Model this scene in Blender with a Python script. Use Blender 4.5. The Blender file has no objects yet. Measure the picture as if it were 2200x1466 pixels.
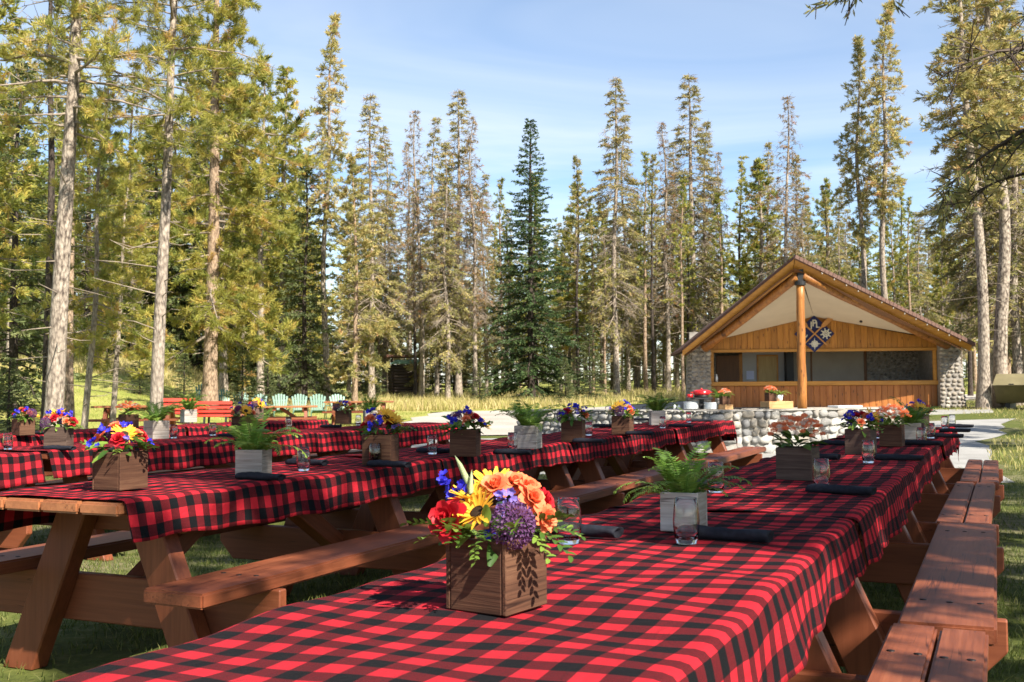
import bpy, bmesh, math, random
import numpy as np
from mathutils import Vector, Matrix
R = math.radians
scene = bpy.context.scene
col = scene.collection

# ------------------------------------------------------------------ camera
FPX = 2300.0                       # focal length in photo pixels (photo is 2200 x 1466)
CAM_H = 1.15
cam_data = bpy.data.cameras.new('camera')
cam_data.sensor_width = 36.0
cam_data.lens = FPX / 2200.0 * 36.0
cam_data.clip_start = 0.05
cam_data.clip_end = 3000.0
cam_data.dof.use_dof = True
cam_data.dof.focus_distance = 3.4
cam_data.dof.aperture_fstop = 14.0
cam = bpy.data.objects.new('camera', cam_data)
col.objects.link(cam)
CAM_M = Matrix.Translation((0, 0, CAM_H)) @ Matrix.Rotation(R(90) + math.atan(103 / FPX), 4, 'X') @ Matrix.Rotation(R(-0.4), 4, 'Z')
cam.matrix_world = CAM_M
scene.camera = cam

# ------------------------------------------------------------------ world, sun, exposure
SUN_EL = R(41.0)
SUN_AZ = math.atan2(0.63, -0.777)          # clockwise from +Y: behind the camera, to the right
w = bpy.data.worlds.new('World')
scene.world = w
w.use_nodes = True
nt = w.node_tree
nt.nodes.clear()
out = nt.nodes.new('ShaderNodeOutputWorld')
bg = nt.nodes.new('ShaderNodeBackground')
sky = nt.nodes.new('ShaderNodeTexSky')
sky.sky_type = 'NISHITA'
sky.sun_disc = False
sky.sun_elevation = SUN_EL
sky.sun_rotation = SUN_AZ
sky.altitude = 1000
sky.air_density = 1.0
sky.dust_density = 0.6
sky.ozone_density = 1.5
bg.inputs['Strength'].default_value = 0.085
tc = nt.nodes.new('ShaderNodeTexCoord')
sep = nt.nodes.new('ShaderNodeSeparateXYZ')
nt.links.new(tc.outputs['Generated'], sep.inputs[0])
def wmath(op, a, b=None):
    n = nt.nodes.new('ShaderNodeMath'); n.operation = op
    for i, v in enumerate((a, b)):
        if v is None: continue
        if isinstance(v, (int, float)): n.inputs[i].default_value = v
        else: nt.links.new(v, n.inputs[i])
    return n.outputs[0]
zz = wmath('ADD', wmath('MAXIMUM', sep.outputs[2], 0.0), 0.12)
cx = wmath('DIVIDE', sep.outputs[0], zz)
cy = wmath('DIVIDE', sep.outputs[1], zz)
comb = nt.nodes.new('ShaderNodeCombineXYZ')
nt.links.new(cx, comb.inputs[0]); nt.links.new(cy, comb.inputs[1])
mp = nt.nodes.new('ShaderNodeMapping')
mp.inputs['Rotation'].default_value = (0, 0, R(35))
mp.inputs['Scale'].default_value = (0.6, 1.1, 1)
mp.inputs['Location'].default_value = (1.3, 0.4, 0)
nt.links.new(comb.outputs[0], mp.inputs[0])
cn = nt.nodes.new('ShaderNodeTexNoise')
cn.inputs['Scale'].default_value = 0.75
cn.inputs['Detail'].default_value = 6
cn.inputs['Roughness'].default_value = 0.58
cn.inputs['Distortion'].default_value = 0.9
nt.links.new(mp.outputs[0], cn.inputs['Vector'])
cr = nt.nodes.new('ShaderNodeValToRGB')
cr.color_ramp.elements[0].position = 0.40; cr.color_ramp.elements[0].color = (0, 0, 0, 1)
cr.color_ramp.elements[1].position = 0.80; cr.color_ramp.elements[1].color = (0.74, 0.74, 0.74, 1)
nt.links.new(cn.outputs['Fac'], cr.inputs[0])
cm = nt.nodes.new('ShaderNodeMixRGB')
cm.inputs[2].default_value = (5.5, 5.75, 5.95, 1)
nt.links.new(cr.outputs[0], cm.inputs[0])
nt.links.new(sky.outputs[0], cm.inputs[1])
nt.links.new(cm.outputs[0], bg.inputs['Color'])
nt.links.new(bg.outputs[0], out.inputs['Surface'])

sun_d = bpy.data.lights.new('sun', 'SUN')
sun_d.energy = 5.0
sun_d.angle = R(0.53)
sun_d.color = (1.0, 0.94, 0.84)
sun = bpy.data.objects.new('sun', sun_d)
col.objects.link(sun)
SUN_DIR = Vector((math.sin(SUN_AZ) * math.cos(SUN_EL), math.cos(SUN_AZ) * math.cos(SUN_EL), math.sin(SUN_EL)))
sun.rotation_euler = SUN_DIR.to_track_quat('Z', 'Y').to_euler()
sun.location = (20, -20, 30)

vs = scene.view_settings
vs.view_transform = 'Standard'
vs.look = 'None'
vs.exposure = 1.33
vs.gamma = 1.0
vs.use_curve_mapping = False
scene.cycles.max_bounces = 6
scene.cycles.transparent_max_bounces = 8
scene.cycles.caustics_reflective = False
scene.cycles.caustics_refractive = False

# ------------------------------------------------------------------ placing helpers
def ray(x, y):
    d = CAM_M.to_3x3() @ Vector(((x - 1100) / FPX, -(y - 733) / FPX, -1.0))
    return d
def at(x, y, depth):                      # world point seen at a photo pixel, at a given depth
    return CAM_M.translation + ray(x, y) * depth
def on(x, y, z):                          # world point seen at a photo pixel, at a given height
    d = ray(x, y)
    return CAM_M.translation + d * ((z - CAM_H) / d.z)
def ground_np(x, y):                      # height of the ground: a level lawn, a slow rise, a bank at the left
    x = np.asarray(x, float); y = np.asarray(y, float)
    s = np.clip((-x - 0.20 * y - 1.0) / 7.0, 0, 1); s = s * s * (3 - 2 * s)
    return np.clip(y - 30.0, 0.0, 90.0) * 0.02 + s * np.clip(y - 22.0, 0.0, 30.0) * 0.075 + np.clip((x - 2.5) / 5.0, 0, 1) * np.clip((y - 24.0) / 10.0, 0, 1) * 0.2
def ground(x, y): return float(ground_np(x, y))
def stand(x, depth):                      # ground point under photo column x at a given depth
    p = at(x, 836, depth)
    return Vector((p.x, p.y, ground(p.x, p.y)))

def setp(o, label=None, cat=None, group=None, kind=None):
    if label: o['label'] = label
    if cat: o['category'] = cat
    if group: o['group'] = group
    if kind: o['kind'] = kind
    return o
def empty(name, loc=(0, 0, 0), rz=0.0, label=None, cat=None, group=None):
    o = bpy.data.objects.new(name, None)
    o.empty_display_size = 0.1
    o.location = loc
    o.rotation_euler = (0, 0, rz)
    col.objects.link(o)
    return setp(o, label, cat, group)
def link(name, me, parent=None, loc=(0, 0, 0), rot=(0, 0, 0), scale=(1, 1, 1)):
    o = bpy.data.objects.new(name, me)
    o.location = loc; o.rotation_euler = rot; o.scale = scale
    col.objects.link(o)
    if parent is not None: o.parent = parent
    return o
def copy_tree(o, parent=None):
    c = o.copy(); col.objects.link(c); c.parent = parent
    for ch in o.children: copy_tree(ch, c)
    return c

# ------------------------------------------------------------------ mesh helpers
def mesh(name, v, f, mat=None, smooth=False, tone=None, uv=None):
    me = bpy.data.meshes.new(name)
    me.from_pydata([tuple(p) for p in v], [], f)
    if mat is not None:
        for m in (mat if isinstance(mat, (list, tuple)) else [mat]): me.materials.append(m)
    if smooth: me.polygons.foreach_set('use_smooth', [True] * len(me.polygons))
    if uv is not None:
        l = me.uv_layers.new(name='UVMap')
        idx = np.empty(len(me.loops), dtype=np.int32); me.loops.foreach_get('vertex_index', idx)
        l.data.foreach_set('uv', np.asarray(uv, dtype=np.float32)[idx].ravel())
    me.update()
    return me
def tri_mesh(name, verts, tris, mats, tone=None, matidx=None, smooth=False):
    """fast mesh from numpy arrays"""
    me = bpy.data.meshes.new(name)
    nv, nf = len(verts), len(tris)
    me.vertices.add(nv); me.vertices.foreach_set('co', np.ascontiguousarray(verts, dtype=np.float32).ravel())
    k = tris.shape[1]
    me.loops.add(nf * k); me.loops.foreach_set('vertex_index', np.ascontiguousarray(tris, dtype=np.int32).ravel())
    me.polygons.add(nf)
    me.polygons.foreach_set('loop_start', np.arange(0, nf * k, k, dtype=np.int32))
    try: me.polygons.foreach_set('loop_total', np.full(nf, k, dtype=np.int32))
    except Exception: pass
    for m in (mats if isinstance(mats, (list, tuple)) else [mats]): me.materials.append(m)
    if matidx is not None: me.polygons.foreach_set('material_index', np.ascontiguousarray(matidx, dtype=np.int32))
    if smooth: me.polygons.foreach_set('use_smooth', np.ones(nf, dtype=bool))
    if tone is not None:
        a = me.attributes.new('tone', 'FLOAT', 'POINT')
        a.data.foreach_set('value', np.ascontiguousarray(tone, dtype=np.float32))
    me.update(calc_edges=True)
    me.validate()
    return me
def bm_mesh(bm, name, mat, smooth=False, bevel=0.0, seg=1):
    if bevel > 0:
        bmesh.ops.bevel(bm, geom=list(bm.edges), offset=bevel, segments=seg, affect='EDGES', clamp_overlap=True)
    bmesh.ops.recalc_face_normals(bm, faces=bm.faces)
    me = bpy.data.meshes.new(name)
    bm.to_mesh(me); bm.free()
    for m in (mat if isinstance(mat, (list, tuple)) else [mat]): me.materials.append(m)
    if smooth: me.polygons.foreach_set('use_smooth', [True] * len(me.polygons))
    return me
def bm_box(bm, x0, x1, y0, y1, z0, z1):
    vs_ = [bm.verts.new(p) for p in ((x0, y0, z0), (x1, y0, z0), (x1, y1, z0), (x0, y1, z0), (x0, y0, z1), (x1, y0, z1), (x1, y1, z1), (x0, y1, z1))]
    for f in ((3, 2, 1, 0), (4, 5, 6, 7), (0, 1, 5, 4), (1, 2, 6, 5), (2, 3, 7, 6), (3, 0, 4, 7)):
        bm.faces.new([vs_[i] for i in f])
def box_mesh(name, x0, x1, y0, y1, z0, z1, mat, bevel=0.0, seg=1):
    bm = bmesh.new(); bm_box(bm, x0, x1, y0, y1, z0, z1)
    return bm_mesh(bm, name, mat, bevel=bevel, seg=seg)
def bm_prism(bm, poly, axis, a, b):
    """extrude a 2-D polygon along axis ('x': poly is (y,z); 'y': (x,z); 'z': (x,y))"""
    def p3(p, t):
        return (t, p[0], p[1]) if axis == 'x' else (p[0], t, p[1]) if axis == 'y' else (p[0], p[1], t)
    A = [bm.verts.new(p3(p, a)) for p in poly]; B = [bm.verts.new(p3(p, b)) for p in poly]
    n = len(poly)
    bm.faces.new(A[::-1]); bm.faces.new(B)
    for i in range(n):
        j = (i + 1) % n
        bm.faces.new((A[i], A[j], B[j], B[i]))
def prism_mesh(name, poly, axis, a, b, mat, bevel=0.0, seg=1):
    bm = bmesh.new(); bm_prism(bm, poly, axis, a, b)
    return bm_mesh(bm, name, mat, bevel=bevel, seg=seg)
def lathe(bm, prof, n=16, closed=False):
    rings = []
    for r, z in prof:
        rings.append([bm.verts.new((r * math.cos(2 * math.pi * i / n), r * math.sin(2 * math.pi * i / n), z)) for i in range(n)] if r > 1e-6 else [bm.verts.new((0, 0, z))])
    for a, b in zip(rings, rings[1:]):
        for i in range(n):
            j = (i + 1) % n
            q = [a[i % len(a)], a[j % len(a)], b[j % len(b)], b[i % len(b)]]
            u = []
            for v in q:
                if v not in u: u.append(v)
            if len(u) > 2: bm.faces.new(u)
def lathe_mesh(name, prof, mat, n=16, smooth=True):
    bm = bmesh.new(); lathe(bm, prof, n)
    return bm_mesh(bm, name, mat, smooth=smooth)
def tube_np(P, rad, n=10):
    """tube along points P with radii rad -> verts, quads"""
    P = np.asarray(P, float); m = len(P)
    T = np.gradient(P, axis=0); T /= np.linalg.norm(T, axis=1)[:, None] + 1e-9
    ref = np.array([0.31, 0.95, 0.05]) if abs(T[0, 2]) > 0.7 else np.array([0, 0, 1.0])
    A = np.cross(T, ref); A /= np.linalg.norm(A, axis=1)[:, None] + 1e-9
    B = np.cross(T, A)
    th = np.arange(n) * 2 * math.pi / n
    V = P[:, None, :] + np.asarray(rad)[:, None, None] * (np.cos(th)[None, :, None] * A[:, None, :] + np.sin(th)[None, :, None] * B[:, None, :])
    V = V.reshape(-1, 3)
    q = []
    for i in range(m - 1):
        for j in range(n):
            k = (j + 1) % n
            q.append((i * n + j, i * n + k, (i + 1) * n + k, (i + 1) * n + j))
    return V, np.array(q)

# ------------------------------------------------------------------ materials
class NT:
    def __init__(s, name):
        s.m = bpy.data.materials.new(name); s.m.use_nodes = True
        s.t = s.m.node_tree; s.n = s.t.nodes
        s.b = next(x for x in s.n if x.type == 'BSDF_PRINCIPLED')
        s.o = next(x for x in s.n if x.type == 'OUTPUT_MATERIAL')
    def new(s, typ, **kw):
        x = s.n.new(typ)
        for k, v in kw.items(): setattr(x, k, v)
        return x
    def link(s, a, b): s.t.links.new(a, b)
    def setin(s, node, key, v):
        if hasattr(v, 'is_output'): s.link(v, node.inputs[key])
        else:
            if isinstance(v, tuple) and len(v) == 3 and node.inputs[key].type == 'RGBA': v = (*v, 1)
            node.inputs[key].default_value = v
    def coord(s, which='Object', scale=(1, 1, 1), rnd=False, rot=(0, 0, 0)):
        c = s.new('ShaderNodeTexCoord').outputs[which]
        if rnd:
            oi = s.new('ShaderNodeObjectInfo')
            ad = s.new('ShaderNodeVectorMath', operation='MULTIPLY_ADD')
            s.link(oi.outputs['Random'], ad.inputs[0]); ad.inputs[1].default_value = (37.0, 91.0, 53.0)
            s.link(c, ad.inputs[2]); c = ad.outputs[0]
        m = s.new('ShaderNodeMapping'); s.link(c, m.inputs[0])
        m.inputs['Scale'].default_value = scale; m.inputs['Rotation'].default_value = rot
        return m.outputs[0]
    def noise(s, vec, scale=5, detail=4, rough=0.55, dist=0.0):
        x = s.new('ShaderNodeTexNoise'); s.link(vec, x.inputs['Vector'])
        x.inputs['Scale'].default_value = scale; x.inputs['Detail'].default_value = detail
        x.inputs['Roughness'].default_value = rough; x.inputs['Distortion'].default_value = dist
        return x.outputs['Fac']
    def ramp(s, fac, stops, interp='LINEAR'):
        x = s.new('ShaderNodeValToRGB'); s.link(fac, x.inputs[0]); e = x.color_ramp.elements
        x.color_ramp.interpolation = interp
        while len(e) < len(stops): e.new(0.5)
        for el, (p, c) in zip(e, stops):
            el.position = p
            el.color = (c, c, c, 1) if isinstance(c, (int, float)) else (*c, 1)
        return x.outputs[0]
    def mix(s, fac, a, b, mode='MIX'):
        x = s.new('ShaderNodeMixRGB', blend_type=mode)
        s.setin(x, 0, fac); s.setin(x, 1, a); s.setin(x, 2, b)
        return x.outputs[0]
    def math(s, op, a, b=0.0, clamp=False):
        x = s.new('ShaderNodeMath', operation=op); x.use_clamp = clamp
        s.setin(x, 0, a); s.setin(x, 1, b)
        return x.outputs[0]
    def bump(s, h, strength=0.3, dist=0.01):
        x = s.new('ShaderNodeBump'); s.link(h, x.inputs['Height'])
        x.inputs['Strength'].default_value = strength; x.inputs['Distance'].default_value = dist
        s.link(x.outputs[0], s.b.inputs['Normal'])
    def base(s, c, rough=0.6, spec=0.4):
        s.setin(s.b, 'Base Color', c); s.setin(s.b, 'Roughness', rough)
        s.b.inputs['Specular IOR Level'].default_value = spec
        return s.m
def simple(name, c, rough=0.6, spec=0.4, var=0.0, scale=8.0, metal=0.0, rnd=False):
    m = NT(name)
    if var > 0:
        n = m.noise(m.coord('Object', rnd=rnd), scale, 4)
        lo = tuple(x * (1 - var) for x in c); hi = tuple(min(1, x * (1 + var)) for x in c)
        m.base(m.ramp(n, [(0.3, lo), (0.7, hi)]), rough, spec)
        m.bump(n, 0.15, 0.005)
    else: m.base(c, rough, spec)
    m.b.inputs['Metallic'].default_value = metal
    return m.m
def wood(name, dark, mid, light, axis=0, rough=0.55, spec=0.4, fine=60.0, cracks=0.0, bumpy=0.25, knots=False, stain=False):
    m = NT(name)
    sc = [fine, fine, fine]; sc[axis] = fine * 0.045
    v = m.coord('Object', tuple(sc), rnd=True)
    g = m.noise(v, 1.0, 5, 0.6, 0.6)
    sc2 = [7.0, 7.0, 7.0]; sc2[axis] = 1.2
    g2 = m.noise(m.coord('Object', tuple(sc2), rnd=True), 1.0, 3)
    f = m.math('ADD', m.math('MULTIPLY', g, 0.55), m.math('MULTIPLY', g2, 0.45))
    c = m.ramp(f, [(0.32, dark), (0.5, mid), (0.68, light)])
    oi = m.new('ShaderNodeObjectInfo')
    hs = m.new('ShaderNodeHueSaturation'); m.link(c, hs.inputs['Color'])
    m.link(m.math('MULTIPLY_ADD', oi.outputs['Random'], 0.3), hs.inputs['Value'])
    mm = m.n[hs.inputs['Value'].links[0].from_node.name]; mm.inputs[2].default_value = 0.85
    c = hs.outputs[0]
    if cracks > 0:
        sc3 = [26.0, 26.0, 26.0]; sc3[axis] = 0.7
        k = m.noise(m.coord('Object', tuple(sc3), rnd=True), 1.0, 2, 0.5, 0.2)
        kk = m.ramp(k, [(0.5 - 0.012 * cracks, 1.0), (0.5, 0.0), (0.5 + 0.012 * cracks, 1.0)])
        msk = m.noise(m.coord('Object', (2.5, 2.5, 2.5), rnd=True), 1.0, 2)
        kk = m.mix(m.ramp(msk, [(0.5, 1.0), (0.6, 0.0)]), kk, (1, 1, 1))
        c = m.mix(1.0, c, m.mix(kk, (0.25, 0.2, 0.2), (1, 1, 1)), 'MULTIPLY')
    if stain:
        sc5 = [6.0] * 3; sc5[axis] = 0.5
        sn = m.noise(m.coord('Object', tuple(sc5), rnd=True), 1.0, 5, 0.7, 0.5)
        c = m.mix(m.ramp(sn, [(0.54, 0.0), (0.68, 0.85)]), c, tuple(x * 0.22 for x in dark))
    if knots:
        vo = m.new('ShaderNodeTexVoronoi'); sc4 = [9.0] * 3; sc4[axis] = 2.6
        m.link(m.coord('Object', tuple(sc4), rnd=True), vo.inputs['Vector']); vo.inputs['Scale'].default_value = 1.0
        kn = m.ramp(vo.outputs['Distance'], [(0.10, 1.0), (0.2, 0.0)])
        c = m.mix(kn, c, tuple(x * 0.45 for x in dark))
    m.base(c, rough, spec)
    m.bump(g, bumpy, 0.004)
    return m.m
M = {}
# red-brown stained picnic timber
M['stain'] = wood('stained_timber', (0.12, 0.032, 0.014), (0.19, 0.053, 0.022), (0.25, 0.078, 0.034), 0, 0.5, 0.35, 60, cracks=1.0, bumpy=0.22)
M['stain_v'] = wood('stained_timber_upright', (0.13, 0.035, 0.015), (0.19, 0.053, 0.022), (0.24, 0.072, 0.031), 2, 0.5, 0.35, 60, cracks=0.6, bumpy=0.2)
M['stain_y'] = wood('stained_timber_cross', (0.13, 0.035, 0.015), (0.19, 0.053, 0.022), (0.24, 0.072, 0.031), 1, 0.5, 0.35, 60, cracks=0.4, bumpy=0.2)
M['stain_end'] = wood('stained_timber_orange', (0.24, 0.085, 0.034), (0.34, 0.125, 0.05), (0.42, 0.17, 0.07), 0, 0.45, 0.5, 50, cracks=0.8)
M['box_brown'] = wood('dark_box_wood', (0.034, 0.015, 0.009), (0.085, 0.038, 0.021), (0.16, 0.082, 0.045), 0, 0.8, 0.2, 110, cracks=1.2, bumpy=0.5)
M['box_grey'] = wood('weathered_box_wood', (0.042, 0.026, 0.019), (0.09, 0.058, 0.043), (0.155, 0.108, 0.08), 0, 0.8, 0.2, 110, cracks=1.2, bumpy=0.5)
M['box_white'] = wood('whitewashed_box_wood', (0.20, 0.16, 0.125), (0.38, 0.335, 0.285), (0.56, 0.51, 0.45), 0, 0.85, 0.2, 110, cracks=1.5, bumpy=0.5)
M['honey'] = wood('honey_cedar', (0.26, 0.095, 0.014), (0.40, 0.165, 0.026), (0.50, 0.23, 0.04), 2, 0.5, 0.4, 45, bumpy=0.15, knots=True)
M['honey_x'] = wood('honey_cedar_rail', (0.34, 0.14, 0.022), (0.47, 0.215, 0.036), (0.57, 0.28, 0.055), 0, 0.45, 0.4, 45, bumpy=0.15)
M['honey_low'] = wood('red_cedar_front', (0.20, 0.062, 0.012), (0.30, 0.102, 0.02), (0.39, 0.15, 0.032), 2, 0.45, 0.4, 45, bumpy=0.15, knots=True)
M['log'] = wood('peeled_log', (0.19, 0.06, 0.012), (0.33, 0.125, 0.024), (0.44, 0.195, 0.045), 2, 0.45, 0.4, 22, cracks=1.3, bumpy=0.3, knots=True, stain=True)
M['crate'] = wood('pale_crate_wood', (0.38, 0.19, 0.07), (0.52, 0.29, 0.12), (0.62, 0.38, 0.18), 0, 0.6, 0.3, 60)
M['door_dark'] = wood('dark_door_wood', (0.10, 0.04, 0.012), (0.15, 0.06, 0.018), (0.19, 0.08, 0.026), 2, 0.5, 0.4, 40)
M['door_pale'] = wood('pale_door_wood', (0.42, 0.27, 0.09), (0.52, 0.35, 0.13), (0.60, 0.42, 0.18), 2, 0.5, 0.4, 40)
M['red_slat'] = wood('red_painted_slat', (0.42, 0.03, 0.018), (0.56, 0.045, 0.025), (0.66, 0.07, 0.04), 0, 0.38, 0.5, 40, cracks=0.6)
M['mint'] = wood('mint_green_paint', (0.085, 0.17, 0.12), (0.12, 0.225, 0.165), (0.16, 0.28, 0.21), 2, 0.5, 0.4, 40)
M['cream'] = simple('cream_canvas_ceiling', (0.60, 0.51, 0.385), 0.8, 0.2, 0.06, 1.5)
M['plaster'] = simple('grey_plaster', (0.36, 0.315, 0.26), 0.85, 0.2, 0.08, 2)
M['plaster_light'] = simple('pale_blue_grey_plaster', (0.47, 0.46, 0.45), 0.85, 0.2, 0.06, 2)
M['roof'] = simple('brown_shingle', (0.105, 0.055, 0.042), 0.85, 0.2, 0.3, 14)
M['shingle'] = simple('shingle_edge', (0.13, 0.075, 0.058), 0.85, 0.2, 0.3, 20, rnd=True)
M['dark'] = simple('dark_iron', (0.015, 0.014, 0.014), 0.5, 0.4)
M['bolt'] = simple('bolt_head', (0.03, 0.022, 0.02), 0.5, 0.5, metal=0.6)
M['white'] = simple('white_ceramic', (0.78, 0.80, 0.80), 0.25, 0.5)
M['paper'] = simple('paper', (0.62, 0.66, 0.85), 0.8, 0.2)
M['slab'] = simple('pale_stone_slab', (0.62, 0.62, 0.60), 0.8, 0.2, 0.1, 6)
M['red_pot'] = simple('red_enamel', (0.50, 0.012, 0.015), 0.22, 0.6)
M['navy'] = simple('navy_sign', (0.012, 0.018, 0.095), 0.5, 0.3)
M['emblem'] = simple('pale_emblem', (0.62, 0.60, 0.52), 0.6, 0.3)
M['oar'] = simple('varnished_oar', (0.50, 0.235, 0.07), 0.4, 0.4, 0.15, 8)
M['napkin'] = simple('navy_black_linen', (0.011, 0.012, 0.018), 0.8, 0.25, 0.4, 60)
M['bin'] = simple('olive_brown_steel', (0.12, 0.095, 0.045), 0.5, 0.4, 0.15, 3)
M['bin_lid'] = simple('olive_steel_lid', (0.19, 0.16, 0.085), 0.42, 0.4, 0.15, 3)
M['green_metal'] = simple('weathered_green_cap', (0.16, 0.27, 0.20), 0.6, 0.3, 0.2, 5)
M['hut_log'] = wood('dark_hut_log', (0.035, 0.025, 0.02), (0.07, 0.05, 0.04), (0.12, 0.09, 0.07), 0, 0.8, 0.2, 14)
M['rust'] = simple('rust_brown_roof', (0.15, 0.075, 0.05), 0.8, 0.2, 0.2, 5)
M['bulb'] = simple('bulb_glass', (0.42, 0.38, 0.32), 0.2, 0.6)

# buffalo check: two crossing sets of red and black yarn stripes
m = NT('buffalo_check_cloth')
uvn = m.new('ShaderNodeTexCoord').outputs['UV']
wob = m.new('ShaderNodeTexNoise'); m.link(uvn, wob.inputs['Vector']); wob.inputs['Scale'].default_value = 3.0; wob.inputs['Detail'].default_value = 2
ad = m.new('ShaderNodeVectorMath', operation='MULTIPLY_ADD'); m.link(wob.outputs['Color'], ad.inputs[0]); ad.inputs[1].default_value = (0.022, 0.022, 0); m.link(uvn, ad.inputs[2])
sp = m.new('ShaderNodeSeparateXYZ'); m.link(ad.outputs[0], sp.inputs[0])
def stripe(x):
    f = m.math('FRACT', m.math('MULTIPLY', x, 1 / 0.086))
    a = m.math('MULTIPLY', m.math('SUBTRACT', f, 0.02), 90.0, True)
    b = m.math('MULTIPLY', m.math('SUBTRACT', 0.52, f), 90.0, True)
    return m.math('MULTIPLY', a, b)
s1, s2 = stripe(sp.outputs[0]), stripe(sp.outputs[1])
wv = m.new('ShaderNodeTexWave'); wv.wave_type = 'BANDS'; wv.bands_direction = 'DIAGONAL'
m.link(uvn, wv.inputs['Vector']); wv.inputs['Scale'].default_value = 210.0; wv.inputs['Distortion'].default_value = 0.6
fuzz = m.noise(uvn, 700, 2, 0.6)
RED, BLK = (0.43, 0.018, 0.028), (0.007, 0.008, 0.009)
half = m.mix(m.math('MULTIPLY_ADD', wv.outputs['Fac'], 0.30), BLK, RED)
m.n[half.node.inputs[0].links[0].from_node.name].inputs[2].default_value = 0.05
both = m.math('MULTIPLY', s1, s2)
anyb = m.math('MAXIMUM', s1, s2)
c = m.mix(anyb, RED, half)
c = m.mix(both, c, BLK)
blot = m.noise(m.coord('UV', (4, 4, 4)), 1.0, 3)
c = m.mix(1.0, c, m.ramp(blot, [(0.3, 0.86), (0.7, 1.08)]), 'MULTIPLY')
c = m.mix(1.0, c, m.ramp(fuzz, [(0.3, 0.78), (0.7, 1.15)]), 'MULTIPLY')
m.base(c, 0.95, 0.04)
m.b.inputs['Sheen Weight'].default_value = 0.012
m.b.inputs['Sheen Roughness'].default_value = 0.5
m.b.inputs['Sheen Tint'].default_value = (1, 0.75, 0.8, 1)
crk = m.math('ADD', m.noise(m.coord('UV', (5, 9, 5)), 1.0, 3, 0.6, 1.2), m.math('MULTIPLY', m.noise(m.coord('UV', (24, 18, 18)), 1.0, 3, 0.6, 0.8), 0.35))
hb = m.math('ADD', m.math('MULTIPLY', fuzz, 0.12), crk)
m.bump(hb, 0.6, 0.022)
M['check'] = m.m

# foliage: colour by a natural per-tuft tone (green shoots, yellowing and rusty needles)
def foliage(name, stops, transl=0.35, rough=0.6, var=0.25):
    m = NT(name)
    at_ = m.new('ShaderNodeAttribute'); at_.attribute_name = 'tone'
    c = m.ramp(at_.outputs['Fac'], stops)
    oi = m.new('ShaderNodeObjectInfo')
    hs = m.new('ShaderNodeHueSaturation'); m.link(c, hs.inputs['Color'])
    mu = m.new('ShaderNodeMath', operation='MULTIPLY_ADD'); m.link(oi.outputs['Random'], mu.inputs[0]); mu.inputs[1].default_value = var; mu.inputs[2].default_value = 1 - var / 2
    m.link(mu.outputs[0], hs.inputs['Value'])
    m.base(hs.outputs[0], rough, 0.3)
    tr = m.new('ShaderNodeBsdfTranslucent'); m.link(hs.outputs[0], tr.inputs['Color'])
    mx = m.new('ShaderNodeMixShader'); mx.inputs[0].default_value = transl
    m.link(m.b.outputs[0], mx.inputs[1]); m.link(tr.outputs[0], mx.inputs[2]); m.link(mx.outputs[0], m.o.inputs['Surface'])
    return m.m
M['pine'] = foliage('pine_needles', [(0.0, (0.07, 0.10, 0.025)), (0.35, (0.205, 0.235, 0.045)), (0.65, (0.40, 0.37, 0.075)), (0.88, (0.55, 0.44, 0.10)), (1.0, (0.52, 0.31, 0.10))], 0.42)
M['gold'] = foliage('yellowing_needles', [(0.0, (0.14, 0.155, 0.055)), (0.3, (0.29, 0.275, 0.095)), (0.6, (0.445, 0.385, 0.14)), (0.88, (0.54, 0.40, 0.16)), (1.0, (0.50, 0.28, 0.14))], 0.42)
M['rusty'] = foliage('rusty_needles', [(0.0, (0.10, 0.085, 0.03)), (0.4, (0.27, 0.19, 0.06)), (0.75, (0.40, 0.235, 0.085)), (1.0, (0.42, 0.16, 0.075))], 0.42)
M['spruce'] = foliage('spruce_needles', [(0.0, (0.020, 0.048, 0.018)), (0.5, (0.060, 0.105, 0.032)), (1.0, (0.145, 0.185, 0.06))], 0.25)
M['bluegreen'] = foliage('silvery_green_needles', [(0.0, (0.05, 0.075, 0.026)), (0.5, (0.145, 0.175, 0.062)), (1.0, (0.27, 0.27, 0.11))], 0.3)
M['fern'] = foliage('fern_green', [(0.0, (0.05, 0.115, 0.016)), (0.5, (0.12, 0.22, 0.03)), (1.0, (0.27, 0.37, 0.06))], 0.4, 0.5, 0.4)
M['leaf'] = foliage('leaf_green', [(0.0, (0.025, 0.06, 0.01)), (0.5, (0.06, 0.13, 0.02)), (1.0, (0.19, 0.29, 0.045))], 0.35, 0.4, 0.4)
M['grass'] = foliage('lawn_grass', [(0.0, (0.04, 0.06, 0.012)), (0.5, (0.10, 0.13, 0.022)), (1.0, (0.24, 0.23, 0.07))], 0.35)
M['dry'] = foliage('dry_meadow_grass', [(0.0, (0.17, 0.20, 0.035)), (0.45, (0.36, 0.33, 0.09)), (1.0, (0.58, 0.46, 0.23))], 0.35)
def bark(name, dark, mid, light, scl=9.0, fleck=0.5):
    m = NT(name)
    v = m.coord('Object', (scl, scl, scl * 0.38), rnd=True)
    vo = m.new('ShaderNodeTexVoronoi'); vo.feature = 'F1'; m.link(v, vo.inputs['Vector']); vo.inputs['Scale'].default_value = 2.2
    n1 = m.noise(v, 3.0, 5, 0.65, 0.5)
    f = m.math('ADD', m.math('MULTIPLY', vo.outputs['Distance'], 0.45), m.math('MULTIPLY', n1, 0.65))
    c = m.ramp(f, [(0.30, light), (0.52, mid), (0.72, dark)])
    big = m.noise(m.coord('Object', (1.1, 1.1, 0.35), rnd=True), 1.0, 3)
    c = m.mix(m.ramp(big, [(0.45, 0.0), (0.7, 0.55)]), c, mid)
    m.base(c, 0.9, 0.15)
    m.bump(f, 0.9, 0.03)
    return m.m
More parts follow.
